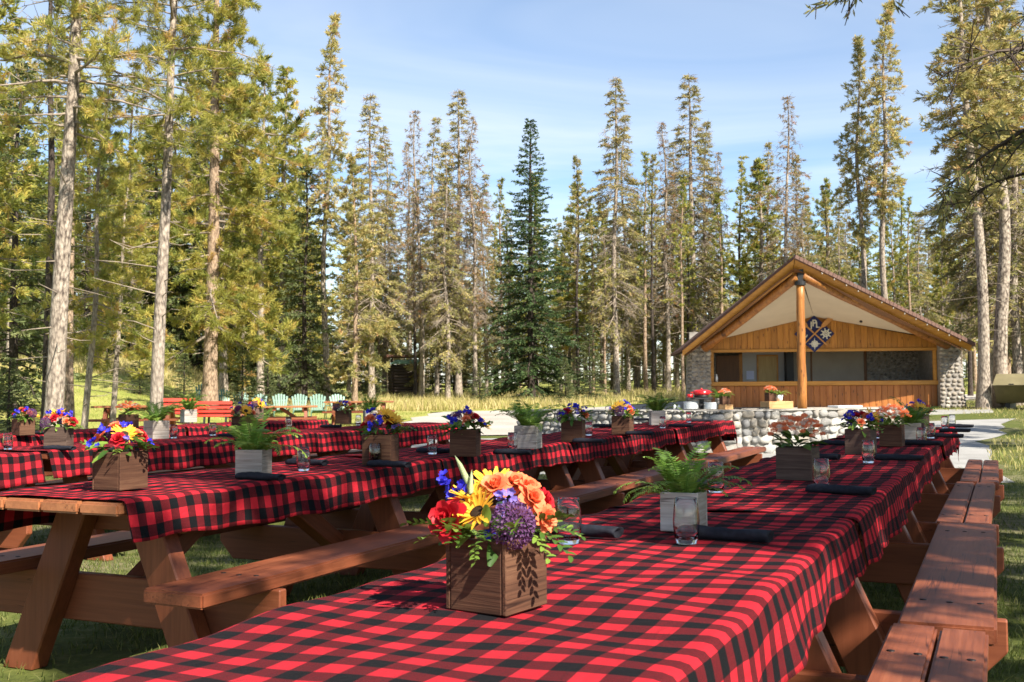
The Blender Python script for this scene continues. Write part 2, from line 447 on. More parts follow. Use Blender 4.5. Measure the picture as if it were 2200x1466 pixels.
M['bark'] = bark('pale_pine_bark', (0.08, 0.06, 0.048), (0.30, 0.245, 0.19), (0.47, 0.40, 0.32))
M['bark_dark'] = bark('dark_pine_bark', (0.02, 0.016, 0.013), (0.065, 0.05, 0.04), (0.13, 0.10, 0.08))
M['bark_tan'] = bark('orange_tan_bark', (0.10, 0.066, 0.044), (0.30, 0.21, 0.14), (0.44, 0.34, 0.24))
M['twig'] = simple('grey_twig', (0.26, 0.21, 0.16), 0.9, 0.1, 0.3, 5)
M['twig_dark'] = simple('dark_twig', (0.075, 0.058, 0.046), 0.9, 0.1, 0.3, 5)

# river stone, mortar, ground
m = NT('river_stone')
oi = m.new('ShaderNodeObjectInfo')
cr_ = m.ramp(oi.outputs['Random'], [(0.0, (0.27, 0.26, 0.24)), (0.2, (0.42, 0.395, 0.35)), (0.4, (0.22, 0.21, 0.195)), (0.55, (0.48, 0.45, 0.39)), (0.72, (0.35, 0.30, 0.235)), (0.86, (0.18, 0.175, 0.17)), (1.0, (0.44, 0.425, 0.39))])
n1 = m.noise(m.coord('Object', rnd=True), 3.0, 6, 0.65)
m.base(m.mix(1.0, cr_, m.ramp(n1, [(0.3, 0.68), (0.7, 1.12)]), 'MULTIPLY'), 0.8, 0.3); m.bump(n1, 0.35, 0.02)
M['stone'] = m.m
m = NT('small_wall_stone')
at_ = m.new('ShaderNodeAttribute'); at_.attribute_name = 'tone'
n1 = m.noise(m.coord('Object'), 12.0, 4)
m.base(m.mix(1.0, m.ramp(at_.outputs['Fac'], [(0, (0.15, 0.135, 0.12)), (0.3, (0.34, 0.30, 0.245)), (0.6, (0.25, 0.205, 0.155)), (1, (0.46, 0.415, 0.35))]), m.ramp(n1, [(0.3, 0.75), (0.7, 1.1)]), 'MULTIPLY'), 0.85, 0.2)
M['stone_small'] = m.m
M['mortar'] = simple('mortar', (0.33, 0.305, 0.265), 0.95, 0.1, 0.25, 9)
M['mortar_dark'] = simple('weathered_mortar', (0.27, 0.245, 0.215), 0.95, 0.1, 0.25, 9)

m = NT('lawn_ground')
g = m.coord('Object')
n1 = m.noise(g, 0.35, 5, 0.6); n2 = m.noise(g, 9.0, 5, 0.7); n3 = m.noise(g, 60.0, 3, 0.7)
grass_c = m.ramp(n2, [(0.3, (0.05, 0.062, 0.016)), (0.55, (0.095, 0.11, 0.026)), (0.75, (0.17, 0.155, 0.05))])
dirt_c = m.ramp(n3, [(0.3, (0.16, 0.125, 0.085)), (0.7, (0.29, 0.235, 0.165))])
msk = m.ramp(m.math('ADD', m.math('MULTIPLY', n1, 0.7), m.math('MULTIPLY', n2, 0.3)), [(0.50, 0.0), (0.62, 0.75)])
m.base(m.mix(msk, grass_c, dirt_c), 0.95, 0.1); m.bump(n2, 0.6, 0.04)
M['lawn'] = m.m
m = NT('gravel')
g = m.coord('Object')
n1 = m.noise(g, 0.5, 4); n2 = m.noise(g, 45.0, 3, 0.7)
m.base(m.mix(1.0, m.ramp(n1, [(0.3, (0.36, 0.32, 0.27)), (0.7, (0.47, 0.425, 0.365))]), m.ramp(n2, [(0.3, 0.75), (0.7, 1.12)]), 'MULTIPLY'), 0.95, 0.1); m.bump(n2, 0.6, 0.02)
M['gravel'] = m.m
m = NT('patio_concrete')
g = m.coord('Object')
n1 = m.noise(g, 0.9, 6, 0.65); n2 = m.noise(g, 30.0, 3, 0.7)
m.base(m.mix(1.0, m.ramp(n1, [(0.3, (0.24, 0.23, 0.21)), (0.7, (0.36, 0.345, 0.32))]), m.ramp(n2, [(0.3, 0.85), (0.7, 1.08)]), 'MULTIPLY'), 0.9, 0.2); m.bump(n2, 0.25, 0.01)
M['patio'] = m.m
m = NT('meadow_ground')
g = m.coord('Object')
n1 = m.noise(g, 0.5, 5, 0.6); n2 = m.noise(g, 14.0, 4, 0.7)
m.base(m.mix(1.0, m.ramp(n1, [(0.3, (0.20, 0.23, 0.045)), (0.55, (0.32, 0.32, 0.08)), (0.75, (0.42, 0.36, 0.14))]), m.ramp(n2, [(0.3, 0.7), (0.7, 1.15)]), 'MULTIPLY'), 0.95, 0.1); m.bump(n2, 0.6, 0.05)
M['meadow'] = m.m

# clear drinking glass
m = NT('clear_glass')
m.base((0.97, 0.98, 0.98), 0.02, 0.5)
m.b.inputs['Transmission Weight'].default_value = 1.0
m.b.inputs['IOR'].default_value = 1.45
M['glass'] = m.m

# petals
def petal(name, c, c2, rough=0.55, transl=0.3):
    m = NT(name)
    n = m.noise(m.coord('Object', rnd=True), 60.0, 3)
    cc = m.ramp(n, [(0.35, c), (0.65, c2)])
    m.base(cc, rough, 0.3)
    tr = m.new('ShaderNodeBsdfTranslucent'); m.link(cc, tr.inputs['Color'])
    mx = m.new('ShaderNodeMixShader'); mx.inputs[0].default_value = transl
    m.link(m.b.outputs[0], mx.inputs[1]); m.link(tr.outputs[0], mx.inputs[2]); m.link(mx.outputs[0], m.o.inputs['Surface'])
    return m.m
M['p_red'] = petal('red_petal', (0.42, 0.008, 0.018), (0.62, 0.02, 0.03))
M['p_coral'] = petal('coral_petal', (0.80, 0.18, 0.07), (0.88, 0.30, 0.13))
M['p_yellow'] = petal('yellow_petal', (0.82, 0.42, 0.03), (0.90, 0.56, 0.06))
M['p_blue'] = petal('blue_petal', (0.02, 0.02, 0.42), (0.06, 0.05, 0.62))
M['p_violet'] = petal('violet_petal', (0.16, 0.11, 0.50), (0.36, 0.27, 0.66))
M['p_purple'] = petal('plum_floret', (0.075, 0.022, 0.085), (0.18, 0.07, 0.19))
M['p_orange'] = petal('orange_red_floret', (0.78, 0.13, 0.05), (0.90, 0.30, 0.10))
M['p_pale'] = petal('pale_bud', (0.62, 0.45, 0.34), (0.78, 0.66, 0.52))
M['p_green'] = petal('pale_green_spike', (0.28, 0.36, 0.12), (0.50, 0.54, 0.34))
M['seed'] = simple('dark_seed_disc', (0.03, 0.017, 0.008), 0.8, 0.2, 0.5, 200)
M['moss'] = simple('dark_moss', (0.02, 0.03, 0.01), 0.95, 0.1, 0.5, 60)
# ------------------------------------------------------------------ the ground
YS = [-60, -20, -6, 0, 6, 12, 16] + list(range(20, 60, 2)) + [60, 70, 80, 100, 120, 200, 400, 900]
XS = [-700, -200, -80, -60, -50] + [-40 + 2 * i for i in range(20)] + [0, 2.5, 5, 7.5, 10, 12.5, 15, 20, 40, 80, 200, 700]
v = [(x, y, ground(x, y)) for y in YS for x in XS]
n = len(XS)
f = [(j * n + i, j * n + i + 1, (j + 1) * n + i + 1, (j + 1) * n + i) for j in range(len(YS) - 1) for i in range(n - 1)]
setp(link('ground', mesh('ground', v, f, M['lawn'])), 'lawn of worn grass and bare earth under the tables', kind='structure')

def sheet(name, outline, mat, lift, label, ys_extra=(30.0,), cell=1.4, rag=0.0, seed=1):
    """flat-lying sheet inside an outline, cut at the ground's fold, edge made ragged"""
    rr = random.Random(seed)
    pts = []
    for a, b in zip(outline, outline[1:] + outline[:1]):
        L = math.dist(a, b); k = max(1, int(L / cell))
        for i in range(k):
            t = i / k
            pts.append((a[0] + (b[0] - a[0]) * t + rr.uniform(-rag, rag), a[1] + (b[1] - a[1]) * t + rr.uniform(-rag, rag)))
    bm = bmesh.new()
    vs_ = [bm.verts.new((x, y, 0)) for x, y in pts]
    fc = bm.faces.new(vs_)
    if fc.normal.z < 0: fc.normal_flip()
    bmesh.ops.triangulate(bm, faces=[fc])
    for yv in YS:
        bmesh.ops.bisect_plane(bm, geom=list(bm.verts) + list(bm.edges) + list(bm.faces), plane_co=(0, yv, 0), plane_no=(0, 1, 0))
    for xv in XS:
        bmesh.ops.bisect_plane(bm, geom=list(bm.verts) + list(bm.edges) + list(bm.faces), plane_co=(xv, 0, 0), plane_no=(1, 0, 0))
    bmesh.ops.triangulate(bm, faces=list(bm.faces))
    for vv in bm.verts: vv.co.z = ground(vv.co.x, vv.co.y) + lift
    me = bm_mesh(bm, name, mat)
    # normals up
    if sum(p.normal.z for p in me.polygons) < 0: me.flip_normals()
    return setp(link(name, me), label, kind='structure')

# left-hand meadow and the bank in front of the forest
sheet('meadow', [(-60, 15), (-9, 15.5), (-6, 20), (-4.6, 27), (-3.6, 33), (-3.0, 42.5), (6, 46.5), (16, 52), (60, 56), (120, 120), (-120, 120), (-90, 60)],
      M['meadow'], 0.02, 'sunlit yellow green meadow reaching to the forest edge', rag=0.5, seed=3)
sheet('gravel_road', [(-3.4, 26.2), (2, 26.6), (7.5, 27.2), (10.5, 30), (11.5, 33), (20, 47), (60, 52), (60, 60), (26, 56), (16, 51.6), (6, 46), (-2.9, 42.2), (-3.6, 34)],
      M['gravel'], 0.026, 'pale gravel road curving between the tables and the forest', rag=0.25, seed=4)
sheet('patio', [(-4.6, 15.2), (-1.5, 14.2), (3, 14.6), (5.0, 12.4), (6.1, 12.8), (7.2, 16.5), (8.3, 19), (9.7, 22), (11.4, 25.0), (14.6, 31.5), (10.2, 30.2), (6, 25.4), (-3.0, 24.6)],
      M['patio'], 0.008, 'worn concrete paving round the stone wall', rag=0.18, seed=5)
# ------------------------------------------------------------------ stones
def stone_variants(k, seed, sub=2):
    res = []
    for i in range(k):
        rr = np.random.default_rng(seed + i)
        bm = bmesh.new(); bmesh.ops.create_icosphere(bm, subdivisions=sub, radius=1.0)
        ph = rr.uniform(0, 6.28, (4, 3)); fr = rr.uniform(0.8, 2.2, (4, 3)); am = rr.uniform(0.07, 0.17, 4)
        for vv in bm.verts:
            p = np.array(vv.co)
            q = np.sign(p) * np.abs(p) ** 0.70                     # squarer than a ball
            d = 1 + sum(am[j] * math.sin(float(fr[j] @ p) * 1.6 + ph[j, 0]) for j in range(4))
            vv.co = Vector(q * d * 0.93)
        res.append(bm_mesh(bm, 'river_stone', M['stone'], smooth=True))
    return res
STONES = stone_variants(9, 70, 2)

def pack(width, height, hmin, hmax, rr):
    """courses of uneven stones: (centre s, centre z, w, h)"""
    z = 0.0; res = []
    while z < height - 0.03:
        h = rr.uniform(hmin, hmax)
        if z + h > height - 0.04: h = height - z
        s = -rr.uniform(0, 0.06)
        while s < width:
            wd = h * rr.uniform(0.85, 1.75)
            if s + wd > width - 0.05: wd = width - s
            zz_ = z + h / 2 + rr.uniform(-0.02, 0.02)
            hh = h * rr.uniform(0.86, 1.1)
            if wd > 0.045: res.append((s + wd / 2, zz_, wd, hh))
            s += wd
        z += h
    return res

# ------------------------------------------------------------------ low river-stone wall on the patio
WALL_H = 0.77
A0, B0, C0 = at(1112, 836, 20.4), at(1556, 836, 18.2), at(1990, 836, 19.8)
wall = empty('stone_wall', (B0.x, B0.y, 0), 0, 'low river stone wall with a sharp corner standing on the patio', 'wall')
def wp(p): return Vector((p.x - B0.x, p.y - B0.y, 0))
a, b, c = wp(A0), wp(B0), wp(C0)
dA = (b - a).normalized(); dB = (c - b).normalized()
nA = Vector((dA.y, -dA.x, 0)); nB = Vector((dB.y, -dB.x, 0))     # outward, toward the tables
TH = 0.46
def corner_off(t):
    # point at the corner offset inward by t from both faces
    nn = (nA + nB).normalized(); return b - nn * (t / max(0.3, nn.dot(nA)))
out_ = [a - nA * 0.05, corner_off(0.05), c - nB * 0.05, c - nB * TH, corner_off(TH), a - nA * TH]
link('mortar_core', prism_mesh('mortar_core', [(p.x, p.y) for p in out_], 'z', -0.02, WALL_H - 0.035, M['mortar']), wall)
cap_ = [a + nA * 0.0 - dA * 0.02, corner_off(-0.0), c, c - nB * (TH + 0.03), corner_off(TH + 0.03), a - nA * (TH + 0.03) - dA * 0.02]
link('cap', prism_mesh('wall_cap', [(p.x, p.y) for p in cap_], 'z', WALL_H - 0.033, WALL_H - 0.012, M['mortar'], bevel=0.006), wall)
rr = random.Random(11)
for (p0, d, nrm, L, hm) in ((a, dA, nA, (b - a).length, (0.085, 0.14)), (b, dB, nB, (c - b).length, (0.10, 0.20))):
    ang = math.atan2(d.y, d.x)
    for (s, z, wd, hh) in pack(L, WALL_H - 0.03, hm[0], hm[1], rr):
        p = p0 + d * s - nrm * 0.045
        link('stone', rr.choice(STONES), wall, (p.x, p.y, z), (rr.uniform(-0.15, 0.15), rr.uniform(-0.25, 0.25), ang + rr.uniform(-0.1, 0.1)),
             (wd * 0.51, rr.uniform(0.05, 0.085), hh * 0.52))
# large corner stones laid one over another
z = 0.02
while z < WALL_H - 0.08:
    h = rr.uniform(0.13, 0.19)
    if z + h > WALL_H - 0.03: h = WALL_H - 0.03 - z
    side = dB if rr.random() < 0.6 else -dA
    p = b + side * 0.10 - (nA + nB) * 0.03
    link('corner_stone', rr.choice(STONES), wall, (p.x, p.y, z + h / 2), (0, rr.uniform(-0.08, 0.08), math.atan2(side.y, side.x)), (rr.uniform(0.15, 0.2), 0.12, h * 0.5))
    z += h

# ------------------------------------------------------------------ kiosk
KL, KR = at(1530, 836, 39.5), at(2010, 836, 38.8)
kex = Vector((KR.x - KL.x, KR.y - KL.y, 0)).normalized()
K_ROT = math.atan2(kex.y, kex.x)
KZ = 0.34
ko = (KL + KR) / 2
kiosk = empty('kiosk', (ko.x, ko.y, KZ), K_ROT, 'wooden serving kiosk with gabled roof, log post and long counter', 'kiosk')
def kpad():
    pts = [(-6.2, 3), (-6.0, -3.2), (-3.4, -5.8), (1, -6.2), (4.4, -4.6), (5.5, -1.2), (5.6, 6), (-6.2, 6)]
    mw = Matrix.Translation(kiosk.location) @ Matrix.Rotation(K_ROT, 4, 'Z')
    return [tuple((mw @ Vector((x, y, 0)))[:2]) for x, y in pts]
pp = kpad()
bm = bmesh.new(); bm_prism(bm, pp, 'z', -0.2, KZ)
setp(link('kiosk_pad', bm_mesh(bm, 'kiosk_pad', M['patio'])), 'raised concrete pad under the kiosk', kind='structure')
CW = 4.06
# counter front: upright boards
rr = random.Random(5)
nb = 37
bw = 2 * CW / nb
bmesh_ = {}
def board_mesh(key, wdt, h, mat, th=0.03):
    k = (key, round(wdt, 3), round(h, 3))
    if k not in bmesh_: bmesh_[k] = box_mesh(key, -wdt / 2 + 0.004, wdt / 2 - 0.004, -th / 2, th / 2, 0, h, mat, bevel=0.006)
    return bmesh_[k]
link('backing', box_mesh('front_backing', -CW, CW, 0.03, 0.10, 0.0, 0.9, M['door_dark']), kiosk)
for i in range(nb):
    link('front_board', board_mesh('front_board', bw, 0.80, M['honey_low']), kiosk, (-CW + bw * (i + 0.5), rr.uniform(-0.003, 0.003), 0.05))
link('counter_rail', box_mesh('counter_rail', -CW - 0.1, CW + 0.1, -0.10, 0.36, 0.86, 1.02, M['honey_x'], bevel=0.012), kiosk)
link('lintel', box_mesh('lintel', -CW - 0.02, CW + 0.02, -0.06, 0.10, 2.10, 2.21, M['honey_x'], bevel=0.01), kiosk)
for s in (-1, 1):
    link('frame_post', box_mesh('frame_post', -0.06, 0.06, -0.05, 0.09, 1.022, 2.098, M['honey_x'], bevel=0.008), kiosk, (s * (CW - 0.07), 0, 0))
# gable boards under the low-pitched ceiling line
AP = (-0.27, 3.40)
def gable_top(x):
    e = 2.45
    return AP[1] - (AP[1] - e) * (AP[0] - x) / (AP[0] + 4.3) if x < AP[0] else AP[1] - (AP[1] - e) * (x - AP[0]) / (4.3 - AP[0])
link('gable_backing', prism_mesh('gable_backing', [(-4.25, 2.2), (4.25, 2.2), (4.25, gable_top(4.25) - 0.02), (AP[0], AP[1] - 0.02), (-4.25, gable_top(-4.25) - 0.02)], 'y', 0.03, 0.12, M['door_dark']), kiosk)
nb = 39; bw = 8.4 / nb
for i in range(nb):
    x0 = -4.2 + bw * i; x1 = x0 + bw
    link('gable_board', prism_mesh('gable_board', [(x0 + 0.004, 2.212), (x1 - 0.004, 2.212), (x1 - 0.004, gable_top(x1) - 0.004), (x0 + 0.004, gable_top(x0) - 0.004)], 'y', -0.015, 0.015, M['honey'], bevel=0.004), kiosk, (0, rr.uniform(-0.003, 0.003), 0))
# stone end piers, battered outward
def pier(sx):
    xi, xt, xb = 4.07, 4.72, 4.96 if sx > 0 else 4.80
    poly = [(sx * xi, -0.05), (sx * xb, -0.05), (sx * xt, 2.35), (sx * xi, 2.35)]
    pr = link('stone_pier', prism_mesh('stone_pier', poly, 'y', -0.34, 2.6, M['mortar_dark']), kiosk)
    V, T, tn = [], [], []
    bm = bmesh.new(); bmesh.ops.create_icosphere(bm, subdivisions=1, radius=1.0)
    sv = np.array([vv.co[:] for vv in bm.verts]); sf = np.array([[q.index for q in fc.verts] for fc in bm.faces]); bm.free()
    rg = np.random.default_rng(8 + sx)
    for face in range(2):
        wid = (xb - xi) if face == 0 else 1.6
        for (s, z, wd, hh) in pack(wid, 2.3, 0.10, 0.19, rr):
            xo = xb + (xt - xb) * (z / 2.35)
            if face == 0:
                if xi + s > xo - 0.02: continue
                cpos = np.array([sx * (xi + s), -0.34, z]); sc_ = np.array([wd * 0.48, 0.06, hh * 0.48])
            else:
                cpos = np.array([sx * xo, -0.30 + s, z]); sc_ = np.array([0.07, wd * 0.48, hh * 0.48])
            vv = sv * (1 + rg.uniform(-0.12, 0.12, (len(sv), 1)))
            T.append(sf + len(V) * len(sv)); V.append(vv * sc_ + cpos); tn.append(np.full(len(sv), rg.random()))
    o = link('pier_stones', tri_mesh('pier_stones', np.concatenate(V), np.concatenate(T), M['stone_small'], np.concatenate(tn), smooth=True), pr)
    o['kind'] = 'stuff'
pier(-1); pier(1)
# inside the serving hatch
YB = 2.3
def panel(name, x0, x1, z0, z1, mat, y=YB, th=0.05):
    return link(name, box_mesh(name, x0, x1, y, y + th, z0, z1, mat), kiosk)
def stone_panel(x0, x1):
    p = panel('inner_stone_wall', x0, x1, 0, 2.6, M['mortar_dark'])
    bm = bmesh.new(); bmesh.ops.create_icosphere(bm, subdivisions=1, radius=1.0)
    sv = np.array([vv.co[:] for vv in bm.verts]); sf = np.array([[q.index for q in fc.verts] for fc in bm.faces]); bm.free()
    V, T, tn = [], [], []; rg = np.random.default_rng(int(50 + x0 * 3))
    for (s, z, wd, hh) in pack(x1 - x0, 1.4, 0.09, 0.16, rr):
        T.append(sf + len(V) * len(sv)); V.append(sv * (1 + rg.uniform(-0.1, 0.1, (len(sv), 1))) * np.array([wd * 0.46, 0.045, hh * 0.46]) + np.array([x0 + s, YB, 0.95 + z])); tn.append(np.full(len(sv), rg.random()))
    o = link('wall_stones', tri_mesh('wall_stones', np.concatenate(V), np.concatenate(T), M['stone_small'], np.concatenate(tn), smooth=True), p); o['kind'] = 'stuff'
stone_panel(-4.3, -3.62)
panel('dark_door', -3.60, -2.72, 0, 2.05, M['door_dark'], YB - 0.02)
panel('door_jamb', -2.72, -2.60, 0, 2.12, M['honey'], YB - 0.03)
panel('pale_wall', -2.59, -1.0, 0, 2.6, M['plaster_light'])
d = panel('pale_door', -1.98, -1.30, 0, 2.0, M['door_pale'], YB - 0.03)
panel('door_casing', -2.05, -1.985, 0, 2.07, M['honey_x'], YB - 0.04); panel('door_casing', -1.295, -1.23, 0, 2.07, M['honey_x'], YB - 0.04)
panel('door_casing', -1.985, -1.295, 2.003, 2.07, M['honey_x'], YB - 0.04)
panel('notice', -2.45, -2.16, 1.12, 1.45, M['paper'], YB - 0.012, 0.006)
panel('partition', -0.99, -0.72, 0, 2.6, M['dark'], YB - 0.5, 0.45)
panel('grey_wall', -0.71, 2.02, 0, 2.6, M['plaster'])
panel('wall_trim', 0.0, 0.06, 0.9, 2.3, M['door_dark'], YB - 0.03, 0.028)
panel('wall_trim', 2.02, 2.12, 0.9, 2.3, M['door_dark'], YB - 0.03, 0.05)
stone_panel(2.14, 4.3)
link('hatch_ceiling', box_mesh('hatch_ceiling', -4.3, 4.3, 0.13, YB + 0.3, 2.45, 2.5, M['door_dark']), kiosk)
link('back_wall', box_mesh('kiosk_back', -4.6, 4.6, YB + 0.3, YB + 0.5, 0, 3.0, M['mortar_dark']), kiosk)
link('side_wall', box_mesh('kiosk_side', 4.1, 4.3, 0.14, YB + 0.28, 1.03, 2.44, M['mortar_dark']), kiosk)
link('side_wall', box_mesh('kiosk_side', -4.3, -4.1, 0.14, YB + 0.28, 1.03, 2.44, M['mortar_dark']), kiosk)
# canopy: a prow roof that rises toward the log post
KM = Matrix.Translation(kiosk.location) @ Matrix.Rotation(K_ROT, 4, 'Z')
def kl(x, y, depth): return KM.inverted() @ at(x, y, depth)
TIP = kl(1707, 549, 34.6); EL = kl(1463, 750, 38.4); ER = kl(2094, 738, 37.6)
PTOP = kl(1719, 606, 35.0)
print('kiosk tip', TIP, EL, ER, PTOP)
BLk = Vector((EL.x, 5.0, EL.z)); BRk = Vector((ER.x, 5.0, ER.z)); RB = Vector((-0.05, 5.0, 3.6))
def slab_quad(name, pts, th, mat, parent=kiosk):
    n_ = len(pts)
    v_ = [tuple(p) for p in pts] + [(p.x, p.y, p.z - th) for p in pts]
    f_ = [(0, 1, 2), (0, 2, 3), (n_ + 2, n_ + 1, n_), (n_ + 3, n_ + 2, n_)] if n_ == 4 else [(0, 1, 2), (5, 4, 3)]
    f_ += [(i, i + n_, (i + 1) % n_ + n_, (i + 1) % n_) for i in range(n_)]
    me = mesh(name, v_, f_, mat)
    bm = bmesh.new(); bm.from_mesh(me); bmesh.ops.recalc_face_normals(bm, faces=bm.faces); bm.to_mesh(me); bm.free()
    return link(name, me, parent)
UP = Vector((0, 0, 0.0))
rl = slab_quad('roof', [TIP, EL, BLk, RB], 0.10, M['roof'])
rrf = slab_quad('roof', [TIP + Vector((0.001, 0, 0)), RB + Vector((0.001, 0, 0)), BRk, ER], 0.10, M['roof'])
# shingle butts along the right-hand rake
for i in range(46):
    t = (i + 0.5) / 46; p = TIP.lerp(ER, t)
    dv = (ER - TIP).normalized()
    o = link('shingle', box_mesh('shingle_butt', -0.085, 0.078, -0.055, 0.06, -0.108, 0.012, M['shingle']) if i == 0 else shg, rrf, p + Vector((0, -0.05, 0.0)), (0, math.atan2(-dv.z, dv.x), math.atan2(dv.y, dv.x)))
    shg = o.data
# fascia boards under the roof edge, set back a little
def along(p, q, a_, b_, drop0, drop1, back, th, name, mat):
    p2 = p.lerp(q, a_); q2 = p.lerp(q, b_)
    o3 = Vector((0, back, 0)); t3 = Vector((0, back + th, 0)); sl3 = Vector((0, 0.42 if name == 'fascia' else 0.55, 0))
    v_ = [p2 + o3 + Vector((0, 0, -drop0)), q2 + o3 + Vector((0, 0, -drop0)), q2 + o3 + sl3 * 0.4 + Vector((0, 0, -drop1 * 0.55)), p2 + o3 + sl3 + Vector((0, 0, -drop1)),
          p2 + t3 + Vector((0, 0, -drop0)), q2 + t3 + Vector((0, 0, -drop0)), q2 + t3 + sl3 * 0.4 + Vector((0, 0, -drop1 * 0.55)), p2 + t3 + sl3 + Vector((0, 0, -drop1))]
    me = mesh(name, v_, [(0, 1, 2, 3), (7, 6, 5, 4), (0, 4, 5, 1), (1, 5, 6, 2), (2, 6, 7, 3), (3, 7, 4, 0)], mat)
    bm = bmesh.new(); bm.from_mesh(me); bmesh.ops.recalc_face_normals(bm, faces=bm.faces); bm.to_mesh(me); bm.free()
    return link(name, me, kiosk)
along(TIP, EL, 0.0, 0.985, 0.105, 0.56, 0.03, 0.05, 'fascia', M['honey_x'])
along(TIP, ER, 0.003, 0.985, 0.105, 0.56, 0.03, 0.05, 'fascia', M['honey_x'])
along(TIP, EL, 0.0, 0.96, 0.40, 0.60, 0.12, 0.06, 'fascia_trim', M['door_dark'])
along(TIP, ER, 0.003, 0.96, 0.40, 0.60, 0.12, 0.06, 'fascia_trim', M['door_dark'])
def log(name, p, q, r0, r1, parent=kiosk, n=14, wob=0.01):
    rg = np.random.default_rng(int(abs(p[0] * 100)) + 3)
    P = np.array([np.array(p) + (np.array(q) - np.array(p)) * t + rg.uniform(-wob, wob, 3) for t in np.linspace(0, 1, 9)])
    V, Q = tube_np(P, np.linspace(r0, r1, 9) * rg.uniform(0.96, 1.04, 9), n)
    f_ = [tuple(q_) for q_ in Q] + [tuple(range(n))[::-1], tuple(range(8 * n, 9 * n))]
    return link(name, mesh(name, V, f_, M['log'], smooth=True), parent)
PT = (PTOP.x, PTOP.y, PTOP.z + 0.17)
link('ridge_cleat', box_mesh('ridge_cleat', -0.09, 0.09, -0.1, 0.1, PT[2] - 0.17, PT[2] + 0.3, M['dark']), kiosk, (PT[0], PT[1], 0))
log('log_rafter', (PT[0] - 0.05, PT[1] - 0.02, PT[2] + 0.02), (-4.28, -0.50, 2.26), 0.15, 0.17)
log('log_rafter', (PT[0] + 0.05, PT[1] - 0.02, PT[2] + 0.02), (4.30, -0.50, 2.28), 0.15, 0.17)
lp = log('log_post', (PT[0], PT[1], 0.0), (PT[0], PT[1], PT[2] - 0.17), 0.15, 0.13, n=18)
link('post_collar', lathe_mesh('post_collar', [(0.0, 0.0), (0.18, 0.0), (0.18, 0.12), (0.0, 0.12)], M['dark'], 18, False), lp, (PT[0], PT[1], PT[2] - 0.28))
link('post_shoe', lathe_mesh('post_shoe', [(0.22, 0.0), (0.22, 0.07), (0.19, 0.08)], M['dark'], 18, False), lp, (PT[0], PT[1], 0.0))
# cream ceiling between the rafters and the gable
def tri_panel(name, pts, mat, th=0.02):
    return slab_quad(name, [Vector(p) for p in pts], th, mat)
tri_panel('ceiling', [(PT[0] - 0.03, PT[1] + 0.05, PT[2] + 0.18), (-4.45, -0.3, 2.44), (AP[0], 0.02, AP[1])], M['cream'])
tri_panel('ceiling', [(PT[0] + 0.03, PT[1] + 0.05, PT[2] + 0.18), (AP[0] + 0.002, 0.02, AP[1]), (4.45, -0.3, 2.46)], M['cream'])
for (x, y, z) in ((-2.55, -0.62, 3.18), (1.28, -0.62, 3.22)):
    o = link('spot_lamp', lathe_mesh('spot_lamp', [(0.0, 0.0), (0.03, 0.0), (0.06, -0.10), (0.0, -0.09)], M['dark'], 10), kiosk, (x, y, z), (R(35), 0, 0))
bulb_me = lathe_mesh('string_bulb', [(0.0, 0.04), (0.016, 0.02), (0.024, -0.01), (0.0, -0.035)], M['bulb'], 8)
for i in range(13):
    p = TIP.lerp(ER, 0.14 + i * 0.064)
    link('string_bulb', bulb_me, kiosk, p + Vector((0, -0.06, -0.17)))
# diamond sign with crossed oars
sign = empty('crest_sign', (0, 0, 0), 0)
sign.parent = kiosk; sign.location = (-0.28, -0.06, 2.75)
DW, DH = 0.72, 0.68
link('sign_board', prism_mesh('sign_board', [(0, -DH), (DW, 0), (0, DH), (-DW, 0)], 'y', -0.03, 0.02, M['navy'], bevel=0.008), sign)
def oar(sg):
    bm = bmesh.new()
    bm_prism(bm, [(-0.022, -0.62), (0.022, -0.62), (0.022, 0.34), (0.085, 0.46), (0.085, 0.82), (0.055, 0.86), (-0.055, 0.86), (-0.085, 0.82), (-0.085, 0.46), (-0.022, 0.34)], 'y', -0.02, 0.02)
    return link('oar', bm_mesh(bm, 'oar', M['oar'], bevel=0.006), sign, (0, -0.06 - 0.045 * (sg > 0), 0.0), (0, sg * R(46), 0))
oar(1); oar(-1)
def text_mesh(s, size):
    cu = bpy.data.curves.new('lettering', 'FONT'); cu.body = s; cu.size = size; cu.extrude = 0.006; cu.align_x = 'CENTER'; cu.align_y = 'CENTER'
    cu.offset = 0.006
    tmp = bpy.data.objects.new('tmp_text', cu); col.objects.link(tmp)
    dg = bpy.context.evaluated_depsgraph_get(); me = bpy.data.meshes.new_from_object(tmp.evaluated_get(dg))
    bpy.data.objects.remove(tmp); me.materials.clear(); me.materials.append(M['emblem'])
    return me
for ch, x, z, s_ in (('J', -0.11, 0.32, 0.32), ('P', 0.0, 0.38, 0.34), ('L', 0.12, 0.32, 0.32)):
    link('letter', text_mesh(ch, s_), sign, (x, -0.04, z), (R(90), 0, 0))
def emblem(name, polys, x, z):
    bm = bmesh.new()
    for k_, p in enumerate(polys): bm_prism(bm, p, 'y', -0.046 - 0.0004 * k_, -0.031)
    return link(name, bm_mesh(bm, name, M['emblem']), sign, (x, 0, z))
def ringpoly(r0, r1, a0, a1, n_=4):
    return [(r1 * math.cos(a0 + (a1 - a0) * i / n_), r1 * math.sin(a0 + (a1 - a0) * i / n_)) for i in range(n_ + 1)] + [(r0 * math.cos(a1 - (a1 - a0) * i / n_), r0 * math.sin(a1 - (a1 - a0) * i / n_)) for i in range(n_ + 1)]
wheel = [ringpoly(0.085, 0.125, i * math.pi / 4, (i + 1) * math.pi / 4) for i in range(8)]
